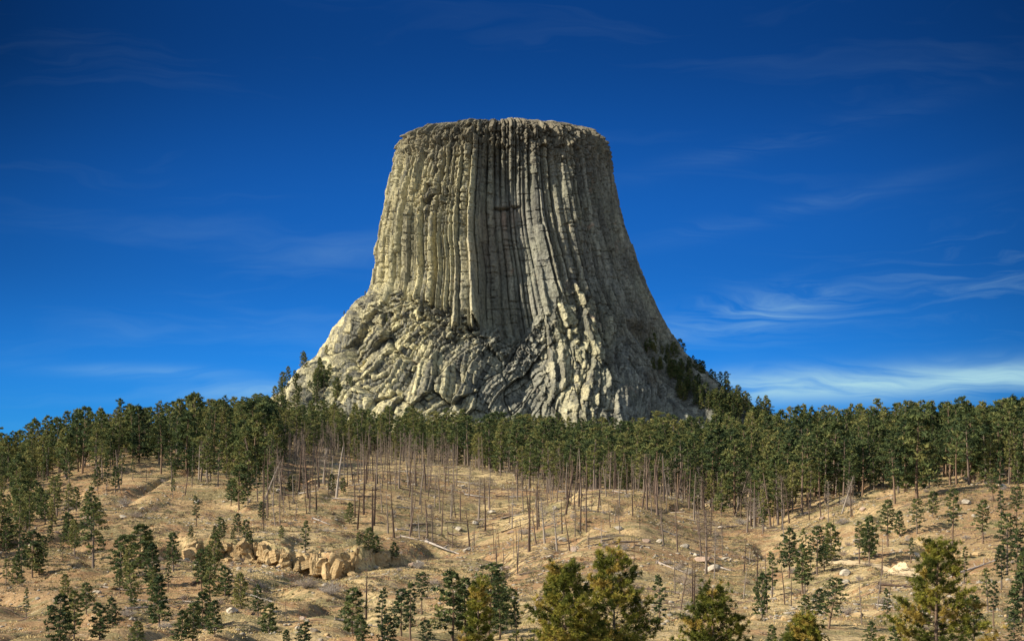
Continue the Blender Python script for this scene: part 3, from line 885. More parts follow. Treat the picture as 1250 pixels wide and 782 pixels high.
# ------------------------------------------------------------------ trees
def put_pine(p, h, ti, label, group=None, rot=None, lean=0, wid=1.0, mat=None):
    T = PT[ti]; s_ = h / T['H']
    o = bpy.data.objects.new('pine_tree', None); COL.objects.link(o)
    o.location = (p[0], p[1], p[2] - 0.15); o.scale = (s_ * wid, s_ * wid, s_)
    o.rotation_euler = (0, lean, random.random() * 6.28 if rot is None else rot)
    o['label'] = label; o['category'] = 'pine tree'
    if group: o['group'] = group
    a = bpy.data.objects.new('trunk', T['mt']); b = bpy.data.objects.new('crown', T['mc'])
    for c in (a, b): COL.objects.link(c); c.parent = o
    if mat:
        b.data = T['mc'].copy(); b.data.materials[0] = mat
    return o

def put_dead(p, h, ti, label, group=None, lean=0.0):
    T = DTt[ti]
    o = bpy.data.objects.new('dead_tree', T['me']); COL.objects.link(o)
    s_ = h / T['H']
    w = s_ * (0.7 + 0.9 * random.random()) * 1.15
    o.location = (p[0], p[1], p[2] - 0.1); o.scale = (w, w, s_)
    ln_ = abs(random.gauss(0, 0.05)) + (random.uniform(0.1, 0.4) if (group and random.random() < 0.10) else 0)
    o.rotation_euler = (random.gauss(0, 0.03), ln_, random.random() * 6.28)
    if lean: o.rotation_euler = (0, lean, 0)
    o['label'] = label; o['category'] = 'dead tree'
    if group: o['group'] = group
    return o

# named single pines: (photo column, crown-top row, foot row, template, label)
SOLO = [
 (172, 638, 694, 12, 'dense dark pine growing through the left end of the yellow cliff band'),
 (186, 662, 716, 10, 'dark pine just downhill from the pine at the left end of the cliff band'),
 (146, 692, 724, 13, 'small pine left of the dark pair below the left end of the cliff'),
 (194, 714, 750, 11, 'spreading pine with a dark shadow on the slope below the cliff band'),
 (162, 716, 742, 10, 'small conical pine on the bare lower left slope beside a fallen log'),
 (74, 722, 784, 12, 'leftmost of the dense pine clump on the lower left slope'),
 (90, 718, 782, 13, 'tall pointed pine in the middle of the lower left clump'),
 (105, 709, 750, 11, 'broad topped pine at the back of the lower left clump'),
 (122, 733, 780, 12, 'low dense pine at the foot of the lower left clump'),
 (137, 727, 766, 10, 'rightmost pine of the lower left clump next to pale rocks'),
 (26, 652, 712, 15, 'slender pine near the left edge above the long tree shadow'),
 (40, 646, 706, 11, 'taller pine of the group above the long tree shadow at the left edge'),
 (47, 662, 703, 10, 'short pine on the right of the group at the left edge'),
 (9, 630, 672, 12, 'dark pine cut by the left edge of the picture'),
 (61, 640, 668, 13, 'pine between the left edge group and the reddish bushes'),
 (76, 654, 683, 14, 'small open pine beside the reddish bushes on the left slope'),
 (240, 604, 642, 15, 'lone slender pine standing just above the cliff band'),
 (270, 630, 656, 12, 'small bushy pine on the cliff edge left of centre'),
 (246, 668, 722, 13, 'tall pine just under the yellow cliff with its crown against the rock'),
 (256, 690, 738, 11, 'pine downhill of the tall one under the yellow cliff'),
 (275, 688, 728, 12, 'wide pine under the cliff with grey shadow streaks behind it'),
 (236, 734, 788, 11, 'big dark pine at the bottom edge left of centre'),
 (222, 742, 792, 10, 'second pine at the bottom edge beside the big dark one'),
 (205, 684, 724, 14, 'thin pine on the slope between the cliff and the shadowed pine'),
 (290, 625, 650, 10, 'small pine on the rim of the cliff beside a second one'),
 (300, 633, 664, 11, 'pine rooted in the face of the cliff band'),
 (168, 764, 790, 12, 'low round pine at the bottom edge among pale stones'),
 (427, 612, 640, 10, 'tiny conical pine alone on the open grass above the cliff'),
 (372, 634, 682, 15, 'slender pine in front of the middle of the cliff band'),
 (320, 611, 638, 13, 'young pine on the meadow above the cliff band'),
 (450, 642, 676, 12, 'dark bushy pine at the right end of the cliff band'),
 (460, 652, 680, 10, 'low dark pine crowding the right end of the cliff band'),
 (515, 696, 750, 1, 'round headed pine beside the right pine clump at the bottom'),
 (425, 724, 764, 14, 'thin sparse pine on the lower slope left of the grey snag'),
 (466, 716, 786, 15, 'tall slender pine in the row at the bottom centre'),
 (490, 716, 776, 11, 'broad pine in the row at the bottom centre'),
 (501, 708, 784, 14, 'tallest slim pine of the row at the bottom centre'),
 (441, 748, 790, 10, 'short dark pine at the left end of the bottom centre row'),
 (474, 750, 794, 12, 'squat pine in front of the bottom centre row'),
 (520, 754, 796, 11, 'dense low pine at the right end of the bottom centre row'),
 (372, 756, 796, 12, 'bushy pine at the bottom edge under the cliff band'),
 (350, 768, 798, 10, 'low pine at the bottom edge left of the bushy one'),
 (553, 694, 786, 11, 'dark full pine behind the yellow tinged sapling on its left'),
 (568, 702, 790, 13, 'dark pine close behind the yellow tinged sapling'),
 (597, 684, 786, 1, 'taller dark pine behind the yellow tinged sapling on its right'),
 (610, 716, 780, 11, 'dark pine right of the sapling with a bare trunk beside it'),
 (943, 672, 730, 15, 'narrow pine left of the round headed pair on the right'),
 (963, 642, 706, 13, 'tall narrow pine on the grassy spur right of centre'),
 (998, 640, 701, 3, 'tallest of the open pines on the grassy spur right of centre'),
 (1006, 662, 697, 11, 'shorter pine touching the tallest one on the spur'),
 (989, 664, 696, 14, 'thin pine left of the tallest one on the spur'),
 (1049, 634, 689, 4, 'left one of the pair of pines casting a shadow on the pale track'),
 (1061, 638, 688, 3, 'right one of the pair of pines casting a shadow on the pale track'),
 (1084, 608, 667, 3, 'dark pine in the shaded row up the right slope'),
 (1098, 622, 655, 10, 'small pine in the shaded row up the right slope'),
 (1119, 607, 652, 5, 'wide pine halfway up the shaded row on the right slope'),
 (1139, 598, 632, 11, 'compact pine at the top of the shaded row on the right slope'),
 (1163, 594, 664, 4, 'tall ragged pine on the right slope above the big near pine'),
 (1200, 608, 664, 3, 'dark pine on the right slope beside grey rocks'),
 (1229, 624, 702, 5, 'big shaded pine near the right edge of the slope'),
 (1241, 642, 716, 4, 'pine by the right edge with long bare trunk'),
 (1012, 702, 768, 5, 'round headed dark pine with a leaning trunk below the pale track'),
 (1000, 716, 750, 12, 'dark bushy pine left of the one with the leaning trunk'),
 (984, 724, 762, 11, 'low pine left of the dark bushy pine below the track'),
 (1213, 706, 764, 14, 'thin pine right of the big near pine'),
 (1188, 724, 786, 11, 'dark pine hidden partly by the big near pine'),
 (1112, 654, 688, 14, 'small thin pine at the end of the pale track'),
 (1063, 756, 792, 10, 'small conical pine at the bottom edge below the track'),
 (1093, 762, 798, 12, 'low pine at the bottom edge left of the big near pine'),
 (1083, 716, 757, 15, 'open grey-green pine left of the big near pine'),
 (1237, 744, 800, 5, 'dark pine in the bottom right corner'),
 (965, 760, 800, 12, 'low dark pine at the bottom edge left of the small bright pine'),
 (942, 760, 798, 10, 'small pine at the bottom edge right of the yellowish near pine'),
 (806, 700, 770, 15, 'slender pine between the two near pines at the bottom'),
 (630, 730, 782, 14, 'sparse little pine left of the big near pines'),

 (262, 640, 662, 10, 'small green pine on the cliff rim left of the two rim pines'),
 (284, 648, 670, 13, 'small green pine squeezed between blocks of the cliff band'),
 (305, 646, 668, 12, 'low green pine at the right of the pine rooted in the cliff face'),
 (233, 640, 656, 10, 'little pine on the cliff rim below the lone slender pine'),
 (344, 640, 656, 12, 'dark low pine on the rim near the middle of the cliff band'),
 (438, 648, 668, 11, 'dark low pine on the rim left of the bushy pine at the cliff end'),
 (482, 660, 682, 12, 'dark sprawling pine at the very end of the cliff band'),
 (292, 566, 622, 11, 'largest pine of the cluster on the meadow edge above the left half of the cliff'),
 (282, 582, 618, 13, 'pine on the left side of the meadow edge cluster'),
 (303, 574, 616, 3, 'pine on the right side of the meadow edge cluster'),
 (211, 583, 609, 4, 'lone pine at the upper edge of the meadow beside reddish soil'),
 (141, 568, 602, 13, 'rightmost of three slim pines at the top left of the meadow'),
 (130, 564, 600, 15, 'middle one of three slim pines at the top left of the meadow'),
 (119, 568, 600, 13, 'leftmost of three slim pines at the top left of the meadow'),
 (106, 598, 640, 3, 'dark pine overhanging the brown rounded boulder'),
 (119, 606, 634, 10, 'small pine right of the brown rounded boulder'),
 (328, 566, 602, 11, 'bushy pine right of the meadow edge cluster'),
 (314, 562, 613, 14, 'thin pine between the meadow edge cluster and the bushy one'),
 (355, 580, 600, 12, 'low pine on the burnt slope left of a grey snag'),
 (371, 570, 592, 10, 'small pine at the lower edge of the grey stand'),
 (405, 577, 604, 13, 'small pointed pine on the burnt slope'),
 (419, 582, 602, 10, 'squat pine right of the small pointed one on the burnt slope'),
 (55, 602, 640, 11, 'full pine on the lower left flank above the edge group'),
 (32, 606, 650, 3, 'dark pine on the lower left flank near the edge'),
 (84, 624, 662, 12, 'spreading pine low on the left flank'),
 (186, 690, 732, 13, 'slim pine between the two pines under the left end of the cliff'),
 (262, 730, 776, 10, 'full pine at the bottom right of the big dark one'),
 (248, 720, 768, 12, 'dense pine uphill of the big dark one at the bottom edge'),
 (1212, 570, 612, 5, 'full pine at the front of the forest near the right edge'),
 (1241, 592, 640, 1, 'dark pine at the right edge below the forest'),
 (905, 590, 622, 10, 'small pine at the mouth of the right gully'),
 (1222, 664, 720, 3, 'big pine below the shaded one near the right edge'),
]
placed = []     # (x, y) for spacing
for (u, vt_, vb_, ti, lab) in SOLO:
    p = at_px(u, vb_)
    ztop = (HZ - vt_) * p[1] / F
    h = max(3.0, ztop - p[2])
    put_pine(p, h, ti, lab, lean=(0.16 if (u, vt_) == (1012, 702) else 0), rot=None if u != 1012 else 0,
             wid={172: 1.5, 1012: 1.3, 275: 1.3, 236: 1.2, 1119: 1.2, 998: 1.15}.get(u, 1.22 if ti >= 10 and ti < 14 else 1.1))
    placed.append((p[0], p[1]))

# near pines in the valley below the camera (photo column, top row, distance, spread, label)
NEAR = [
 (747, 668, 96, 4.6, 31, 1.0, 'big olive near pine with the highest top at bottom centre'),
 (690, 685, 92, 4.2, 32, 1.0, 'olive near pine with rusty clumps on the left of the bottom centre pair'),
 (872, 713, 104, 4.2, 33, 1.0, 'yellowish open near pine at the bottom right of centre'),
 (1145, 655, 98, 4.6, 34, 1.0, 'large conical near pine standing at the lower right'),
 (981, 750, 100, 3.0, 35, 1.0, 'bright green near pine just peeping over the bottom edge'),
 (582, 703, 118, 1.7, 36, 0.5, 'thin sapling with yellow and orange needles at bottom centre left'),
]
for (u, vt_, d, rad_, sd, dn, lab) in NEAR:
    x, y, g = at_ud(u, d)
    h = (HZ - vt_) * d / F - g + 0.1
    tr, cr = make_near_pine(sd, h, rad_, int(2500 * dn), 0.05, int(100 * dn), 0.23 if dn == 1 else 0.24, 34)
    o = link('near_pine_tree', None, label=lab, category='pine tree', group='near pines along the bottom of the view')
    o.location = (x, y, g - 0.1)
    link('trunk', tr.mesh('near_trunk', True), MAT['bark'], o)
    link('crown', cr.mesh('near_crown'), MAT['near'], o)

# ---- forest belts sampled over the ground (kept apart in metres)
def lerp(x, xs, ys): return np.interp(x, xs, ys)
cand = []
rg_ = np.random.default_rng(21)
N = 75000
cu = rg_.uniform(-420, 1680, N); cd = np.sqrt(rg_.uniform(200 ** 2, 960 ** 2, N))
cX = (cu - CU) / F * cd; cZ = ground_z(cX, cd); cv_ = HZ - F * cZ / cd
clump = vnoise(cX / 26, cd / 26, 90)
clump2 = vnoise(cX / 11, cd / 11, 91)
dens = np.zeros(N)
# left wooded ridge (crest and its back)
crest = (cu < 335) & (cd > lerp(cu, [-400, 0, 80, 150, 250, 335], [480, 500, 545, 585, 610, 640])) & (cd < 800)
dens = np.where(crest, 0.22 + 0.7 * (clump2 > 0.38), dens)
# left flank below the ridge
flank = (cu < 120) & (cd > lerp(cu, [-400, 0, 60, 120], [370, 405, 430, 500])) & ~crest
dens = np.where(flank, 0.5 * (clump > 0.45), dens)
mid = (cu >= 100) & (cu < 335) & (cd > 520) & ~crest
dens = np.where(mid, 0.30 * (clump > 0.50) + 0.03, dens)
low = (cu < 115) & (cd > 335) & (cd < 430) & ~flank
dens = np.where(low, 0.35 * (clump2 > 0.5), dens)
# belt at the foot of the tower
fb = lerp(cu, [300, 360, 420, 520, 600, 660, 740, 800, 860, 900, 935], [640, 715, 760, 760, 730, 655, 615, 600, 585, 560, 520]) + 55 * (vnoise(cX / 30, cX * 0 + 4.0, 93) - 0.5)
belt = (cu >= 330) & (cu < 935) & (cd > fb) & (cd < 905)
dens = np.where(belt, 0.30 + 0.65 * (clump2 > 0.34), dens)
rim_ = (cu >= 330) & (cu < 935) & (cd > fb - 70) & (cd <= fb)
dens = np.where(rim_, 0.30 * (clump2 > 0.52), dens)
# right forest
fr = lerp(cu, [925, 980, 1050, 1100, 1180, 1250, 1700], [470, 500, 520, 505, 500, 470, 430]) + 45 * (vnoise(cX / 24, cX * 0 + 4.0, 94) - 0.5)
right = (cu >= 935) & (cd > fr) & (cd < 860)
dens = np.where(right, 0.35 + 0.6 * (clump2 > 0.34), dens)
rr_ = (cu > 1090) & (cd > 400) & (cd <= fr)
dens = np.where(rr_, 0.10 * (clump > 0.5), dens)
lowL = (cu > 20) & (cu < 330) & (cd > 232) & (cd < 350)
dens = np.where(lowL, 0.035 * (clump > 0.56) + 0.004, dens)
lowC = (cu > 380) & (cu < 640) & (cd > 215) & (cd < 275)
dens = np.where(lowC, 0.07 * (clump2 > 0.50), dens)
lowR = (cu > 925) & (cu < 1260) & (cd > 230) & (cd < 400)
dens = np.where(lowR, 0.016 * (clump > 0.48) + 0.004, dens)
keep = rg_.random(N) < dens
cellh = {}
def free(x, y, md):
    gx, gy = int(x // 8), int(y // 8)
    for a in (-1, 0, 1):
        for b in (-1, 0, 1):
            for (qx, qy) in cellh.get((gx + a, gy + b), ()):
                if (qx - x) ** 2 + (qy - y) ** 2 < md * md: return False
    return True
for (x, y) in placed: cellh.setdefault((int(x // 8), int(y // 8)), []).append((x, y))
for i in np.nonzero(keep)[0]:
    x, y = cX[i], cd[i]
    inview = -40 < cu[i] < 1290
    if not inview and rg_.random() < 0.35: continue
    if cu[i] > 330 and cu[i] < 935: md = 6.0
    elif cu[i] <= 330: md = 6.2
    else: md = 5.6
    if free(x, y, md):
        cellh.setdefault((int(x // 8), int(y // 8)), []).append((x, y))
        cand.append((x, y, float(cZ[i]), float(cu[i]), float(cv_[i])))

def region(u, d):
    if d < 352 and u < 340: return 'green pine scattered over the slope below the cliff band', 'pines below the cliff band'
    if d < 352 and u < 660: return 'green pine in the loose row along the bottom of the middle slope', 'pines along the bottom of the middle slope'
    if d < 400 and u > 900: return 'green pine scattered over the lower right slope around the pale track', 'pines on the lower right slope'
    if u < 335:
        if d > lerp(u, [-400, 0, 80, 150, 250, 335], [480, 500, 545, 585, 610, 640]):
            return 'dark pine in the dense row along the wooded ridge left of the tower', 'pines along the left ridge'
        if u < 120: return 'dark pine on the steep wooded flank at the left of the view', 'pines on the left flank'
        return 'pine scattered over the slope between the left ridge and the meadow', 'scattered pines below the left ridge'
    if u < 935:
        if d > lerp(u, [300, 360, 420, 520, 600, 660, 740, 800, 860, 900, 935], [640, 715, 760, 760, 730, 655, 615, 600, 585, 560, 520]):
            return 'green pine with bare lower trunk in the belt at the foot of the tower', 'pines in the belt below the tower'
        return 'green pine standing among the dead trunks in front of the pine belt', 'pines among the dead trunks'
    if d > lerp(u, [925, 980, 1050, 1100, 1180, 1250, 1700], [470, 500, 520, 505, 500, 470, 430]):
        return 'green pine in the thick forest covering the right ridge', 'pines of the right forest'
    return 'pine on the open slope in front of the right forest', 'pines in front of the right forest'

pines = []
for (x, y, z, u, v) in cand:
    hh = 16.6 + 4.4 * float(rg_.normal())
    if u < 335 and y < 560: hh *= 0.74
    if y < 300: hh = 4.8 + 3.0 * float(rg_.random()) + (0.8 if 380 < u < 640 else 0)
    elif y < 352 and u < 900: hh = 6.5 + 2.6 * float(rg_.random())
    elif u > 900 and y < 400: hh = 7.0 + 3.5 * float(rg_.random())
    if 330 < u < 935: hh *= 1.0
    if u < 100: hh *= 0.9
    hh = max(5.0, min(24, hh))
    if hh > 10 and rg_.random() < 0.14: hh *= 0.6
    ti = (int(rg_.integers(10, 14)) if ((u < 335 or u > 820) and rg_.random() < 0.32) else int(rg_.integers(0, 10))) if hh > 12.5 else int(rg_.integers(10, 16))
    if rg_.random() < 0.12: ti = 14
    pines.append([x, y, z, u, v, hh, ti])

# trees rooted on the tower's foot
onrock = [(371, 447, 24), (352, 472, 26), (345, 482, 28), (336, 492, 26), (362, 470, 18), (386, 470, 26), (395, 478, 28), (402, 462, 20), (390, 448, 14),
          (378, 486, 26), (412, 486, 26), (366, 492, 24), (424, 470, 14), (398, 432, 12), (445, 362, 8), (420, 384, 7), (446, 432, 9), (473, 392, 8),
          (830, 436, 22), (846, 452, 22), (838, 452, 16), (858, 462, 24), (868, 470, 22), (880, 478, 26), (888, 486, 24), (900, 492, 24), (912, 500, 26),
          (824, 440, 16), (815, 432, 14), (806, 424, 12), (795, 412, 12), (784, 402, 12), (775, 396, 10), (830, 462, 20), (840, 474, 20), (850, 480, 20),
          (822, 456, 16), (812, 446, 16), (800, 434, 14), (862, 488, 22), (875, 496, 22), (790, 424, 10), (926, 508, 26), (938, 512, 24), (895, 504, 24), (848, 496, 20)]
_r = random.Random(3)
for _ in range(46):
    q_u = _r.uniform(795, 945); q_v = float(np.interp(q_u, [795, 830, 880, 945], [422, 448, 484, 514])) + _r.uniform(0, 34)
    onrock.append((q_u, q_v, _r.uniform(15, 25)))
for (u, v, hp) in onrock:
    for k in range(1 if u < 700 and v < 440 else 2):
        uu = u + (0 if k == 0 else random.uniform(-9, 9)); v2 = v + (0 if k == 0 else random.uniform(0, 7))
        p = tower_pt(uu, v2)
        h = hp * p[1] / F * random.uniform(0.85, 1.1)
        side = 'left' if u < 600 else 'right'
        pines.append([p[0], p[1], p[2] - 0.4, uu, v2, h, random.choice([10, 11, 12, 3, 13]), side])

def vis_size(q):
    s_ = q[5] / q[1]
    if q[3] < -10 or q[3] > 1262: s_ *= 0.01
    return -s_
pines.sort(key=vis_size)
NSOLO = 300 - len(SOLO) - 6
# solo pines are laid out first; the rest of this kind goes into one mesh
rust_used = 0
for q in pines[:NSOLO]:
    if len(q) == 8:
        lab, gp = ('small dark pine clinging to the %s slope of the tower foot' % q[7], 'pines on the %s slope of the tower' % q[7])
    else: lab, gp = region(q[3], q[1])
    put_pine((q[0], q[1], q[2]), q[5], q[6], lab, gp, wid=0.95 + 0.3 * random.random())
rest = pines[NSOLO:]
aT = {}; 
VC, FC, TC, nC_ = [], [], [], 0
VT_, FT4, nT_ = [], [], 0
for q in rest:
    T = PT[q[6]]
    if 'arr' not in T:
        T['arr'] = T['cr'].arrays(); T['arrt'] = T['tr'].arrays()
    s_ = q[5] / T['H']; w = s_ * (0.9 + 0.35 * random.random()); a = random.random() * 6.28
    M = np.array([[math.cos(a) * w, -math.sin(a) * w, 0], [math.sin(a) * w, math.cos(a) * w, 0], [0, 0, s_]])
    V, Fs, Tn = T['arr']
    o_ = np.array([q[0], q[1], q[2] - 0.15])
    VC.append(V @ M.T + o_); FC.append(Fs[0] + nC_); TC.append(np.clip(Tn + random.uniform(-.3, .5), 0, 1.2)); nC_ += len(V)
    V, Fs, Tn = T['arrt']
    VT_.append(V @ M.T + o_); FT4.append(Fs[0] + nT_); nT_ += len(V)
me = mesh_np('forest', np.vstack(VC + VT_), [np.vstack(FC), np.vstack(FT4) + nC_], False, {'tint': np.concatenate(TC + [np.zeros(nT_)])})
me.materials.append(MAT['pine']); me.materials.append(MAT['bark'])
mi = np.zeros(len(me.polygons), np.int32); mi[sum(len(f) for f in FC):] = 1
me.polygons.foreach_set('material_index', mi)
link('pine_forest', me, None, kind='stuff', label='far pines massed behind the front rows along the ridges and tower foot', category='forest')
print('pines individually', NSOLO, 'rest', len(rest))

# ---- dead trees
DSOLO = [
 (500, 604, 655, 'straight dead trunk above the right end of the cliff band', 0), (556, 588, 632, 'dead trunk leaning left in the middle of the burnt slope', -0.12), (539, 598, 653, 'thin charred trunk right of the straight one above the cliff', 0),
 (522, 607, 656, 'bare trunk beside the two long fallen logs', 0), (548, 632, 673, 'leaning dead trunk above the gully', -0.08), (481, 602, 657, 'grey snag at the upper right of the cliff band', 0), (603, 638, 676, 'dead trunk in the middle of the central gully', 0),
 (374, 594, 627, 'grey snag on the meadow above the cliff band', 0), (716, 566, 650, 'tallest dark dead trunk on the left side of the golden knoll', -0.05), (745, 612, 645, 'short dead trunk leaning on the golden knoll', -0.10), (680, 616, 673, 'dead trunk with side twigs low on the knoll', -0.06),
 (702, 616, 655, 'twiggy dead tree between two trunks on the knoll', 0), (665, 606, 663, 'dead trunk left of the twiggy one on the knoll', -0.06), (646, 598, 673, 'tall thin dead trunk on the left foot of the knoll', 0), (827, 606, 673, 'tall dead trunk on the right foot of the knoll', 0), (856, 604, 679, 'leaning tall dead trunk right of the knoll', -0.08),
 (807, 624, 655, 'short snag between the knoll and the right gully', 0), (813, 585, 627, 'dead trunk on the right shoulder of the knoll', 0), (784, 556, 621, 'left one of two close trunks on top of the knoll', 0), (790, 558, 622, 'right one of two close trunks on top of the knoll', 0),
 (447, 692, 757, 'tall grey snag standing alone below the cliff band', 0), (774, 654, 695, 'dead trunk just above the near pine tops', 0), (824, 672, 724, 'snag on the pale bare ground right of the near pines', 0), (872, 640, 706, 'ragged snag above the yellowish near pine', 0),
 (862, 622, 700, 'forked dead tree in the right gully', 0), (934, 686, 742, 'left snag of the bottom right gully group', 0), (958, 690, 738, 'thin snag on the grassy spur', 0), (966, 692, 742, 'right thin snag on the grassy spur', 0), (1071, 692, 744, 'straight dead trunk under the pale track', 0),
 (1052, 700, 762, 'brown dead pine trunk below the pale track', 0), (1085, 700, 735, 'short dead trunk near the end of the track', 0), (1178, 700, 732, 'dead trunk right of the big near pine top', 0), (350, 724, 757, 'leaning snag low on the slope under the cliff', -0.1), (365, 730, 762, 'thin snag next to the leaning one under the cliff', 0),
 (474, 690, 708, 'stub of a dead tree under the right end of the cliff', 0), (615, 660, 690, 'snag by the gully logs', 0), (908, 655, 700, 'crooked snag in the right gully', 0.07), (122, 702, 714, 'short dead stump on the bare lower left slope', 0), (632, 640, 700, 'tall pale snag on the left foot of the knoll', 0),
 (1018, 620, 642, 'grey snag on the crest of the right spur', 0),
]
dn = 0
for (u, a, b, lab, ln) in DSOLO:
    p = at_px(u, b); h = max(2.0, (HZ - a) * p[1] / F - p[2])
    full = 'twiggy' in lab or 'forked' in lab or 'ragged' in lab or 'side twigs' in lab
    put_dead(p, h, 3 if full else random.choice([0, 1, 2, 4, 5, 6, 8]), lab, None, ln); dn += 1
    cellh.setdefault((int(p[0] // 8), int(p[1] // 8)), []).append((p[0], p[1]))
N = 30000
cu = rg_.uniform(60, 1180, N); cd = np.sqrt(rg_.uniform(250 ** 2, 800 ** 2, N))
cX = (cu - CU) / F * cd; cZ = ground_z(cX, cd)
fb = lerp(cu, [300, 360, 420, 520, 600, 660, 740, 800, 860, 900, 935], [640, 715, 760, 760, 730, 655, 615, 600, 585, 560, 520])
dens = np.where((cu > 320) & (cu < 640) & (cd > fb - 165) & (cd < fb + 40), 0.9, 0)
dens = np.where((cu > 320) & (cu < 640) & (cd > fb - 260) & (cd <= fb - 165), 0.34, dens)
dens = np.where((cu >= 640) & (cu < 935) & (cd > fb - 70) & (cd < fb + 40), 0.7, dens)
dens = np.where((cu >= 560) & (cu < 935) & (cd > 380) & (cd <= fb - 70), 0.11, dens)
dens = np.where((cu > 430) & (cu < 700) & (cd > 420) & (cd < 560) & (dens == 0), 0.08, dens)
dens = np.where((cu > 935) & (cu < 1060) & (cd > 430) & (cd < 540), 0.08, dens)
dens = np.where((cu > 120) & (cu <= 320) & (cd > 480) & (cd < 680), 0.04, dens)
dens = np.where((cu > 820) & (cu < 1100) & (cd < 340) & (cd > 250), 0.05, dens)
keep = np.nonzero(rg_.random(N) < dens * 0.5)[0]
keep = keep[np.argsort(cd[keep])]
for i in keep:
    if dn >= 298: break
    if rg_.random() < 0.25: continue
    x, y = cX[i], cd[i]
    if not free(x, y, 3.6): continue
    cellh.setdefault((int(x // 8), int(y // 8)), []).append((x, y))
    u = cu[i]; inb = y > fb[i] - 60
    full = rg_.random() < (0.4 if inb else 0.12)
    ti = int(rg_.choice([3, 7, 9] if full else [0, 1, 2, 4, 5, 6, 8]))
    h = float(np.clip(rg_.normal(11.5, 2.6), 4, 16))
    if y < 430: h *= 0.65
    if inb and u < 640: lab, gp = 'bare dead pine in the thin grey stand below the green belt left of centre', 'dead pines below the green belt'
    elif inb: lab, gp = 'bare dead pine at the lower edge of the green belt behind the golden knoll', 'dead pines behind the knoll'
    elif u < 330: lab, gp = 'bare dead trunk among the scattered pines on the left slope', 'dead trunks on the left slope'
    elif u > 930: lab, gp = 'bare dead trunk on the right hand spur', 'dead trunks on the right spur'
    else: lab, gp = 'bare dead trunk scattered on the open burnt slope below the tower', 'dead trunks on the burnt slope'
    put_dead((x, y, float(cZ[i])), h, ti, lab, gp); dn += 1
# the trunks past that number, farther back, as one mass
dV, dF, dnn, dk = [], [], 0, 0
ylast = y
for i in np.random.default_rng(5).permutation(np.nonzero((dens > 0.3) & (cd > ylast))[0]):
    if dk >= 480: break
    x, y = cX[i], cd[i]
    if (y < fb[i] - 60 and rg_.random() < 0.8) or not free(x, y, 2.6): continue
    cellh.setdefault((int(x // 8), int(y // 8)), []).append((x, y)); dk += 1
    T = DTt[int(rg_.integers(10))]
    if 'arr' not in T: T['arr'] = T['acc'].arrays()
    V, Fs, _t = T['arr']; sc = float(rg_.uniform(0.6, 1.25)); a = rg_.random() * 6.28; w = sc * 0.85
    M = np.array([[math.cos(a) * w, -math.sin(a) * w, 0.03 * rg_.normal()], [math.sin(a) * w, math.cos(a) * w, 0.03 * rg_.normal()], [0, 0, sc]])
    dV.append(V @ M.T + [x, y, cZ[i] - 0.1]); dF.append(Fs[0] + dnn); dnn += len(V)
link('dead_stand', mesh_np('dead_stand', np.vstack(dV), np.vstack(dF), False), MAT['dead'], kind='stuff', label='thin bare dead pines massed among the green belt', category='dead trees')
print('dead', dn, dk)

# ------------------------------------------------------------------ rocks
def rock_mesh(seed, name, kind='boulder'):
    import bmesh
    rng = np.random.default_rng(seed)
    bm = bmesh.new()
    bmesh.ops.create_icosphere(bm, subdivisions=4, radius=1.0)
    V = np.array([v.co[:] for v in bm.verts])
    n = rng.normal(size=(13, 3)); n /= np.linalg.norm(n, axis=1)[:, None]; d = rng.uniform(0.55, 0.92, 13)
    if kind == 'block':
        n = np.vstack([n[:7], np.eye(3), -np.eye(3)]); d = np.concatenate([d[:7] + 0.15, [0.72, 0.6, 0.6, 0.7, 0.6, 0.6]])
    D = V @ n.T
    for k in range(len(n)):           # cut with planes
        over = np.maximum(V @ n[k] - d[k], 0)
        V = V - over[:, None] * n[k] * 0.96
    if kind == 'block':               # horizontal bedding
        lay = np.floor(V[:, 2] * 3.2 + 0.6 * fbm(V[:, 0], V[:, 1], seed, 2))
        k = 1 + 0.24 * (_h(lay, lay * 0, lay * 0, seed) - 0.5) * 2 + 0.07 * (np.abs((V[:, 2] * 3.2) % 1 - 0.5) * 2 - 1)
        V[:, :2] *= k[:, None]
        crk = np.abs(fbm(V[:, 0] * 1.2 + V[:, 1], V[:, 1] * 1.2, seed + 4, 2)); V[:, :2] *= (1 - 0.16 * np.exp(-(crk / 0.06) ** 2))[:, None]
    V += 0.05 * np.stack([fbm(V[:, 1] * 3, V[:, 2] * 3, seed + i, 3) for i in range(3)], 1) * 1.5
    for v, c in zip(bm.verts, V): v.co = c
    me = bpy.data.meshes.new(name); bm.to_mesh(me); bm.free()
    return me
BL = []
for i in range(7):
    me = rock_mesh(400 + i, 'boulder'); me.materials.append([MAT['grey'], MAT['grey'], MAT['red'], MAT['sand']][i % 4]); BL.append(me)
OC = []
for i in range(6):
    me = rock_mesh(420 + i, 'outcrop_block', 'block'); me.materials.append(MAT['sand']); OC.append(me)

def put_rock(name, me, p, s3, rot, label, cat, group=None):
    o = bpy.data.objects.new(name, me); COL.objects.link(o)
    o.location = p; o.scale = s3; o.rotation_euler = rot
    o['label'] = label; o['category'] = cat
    if group: o['group'] = group
    return o
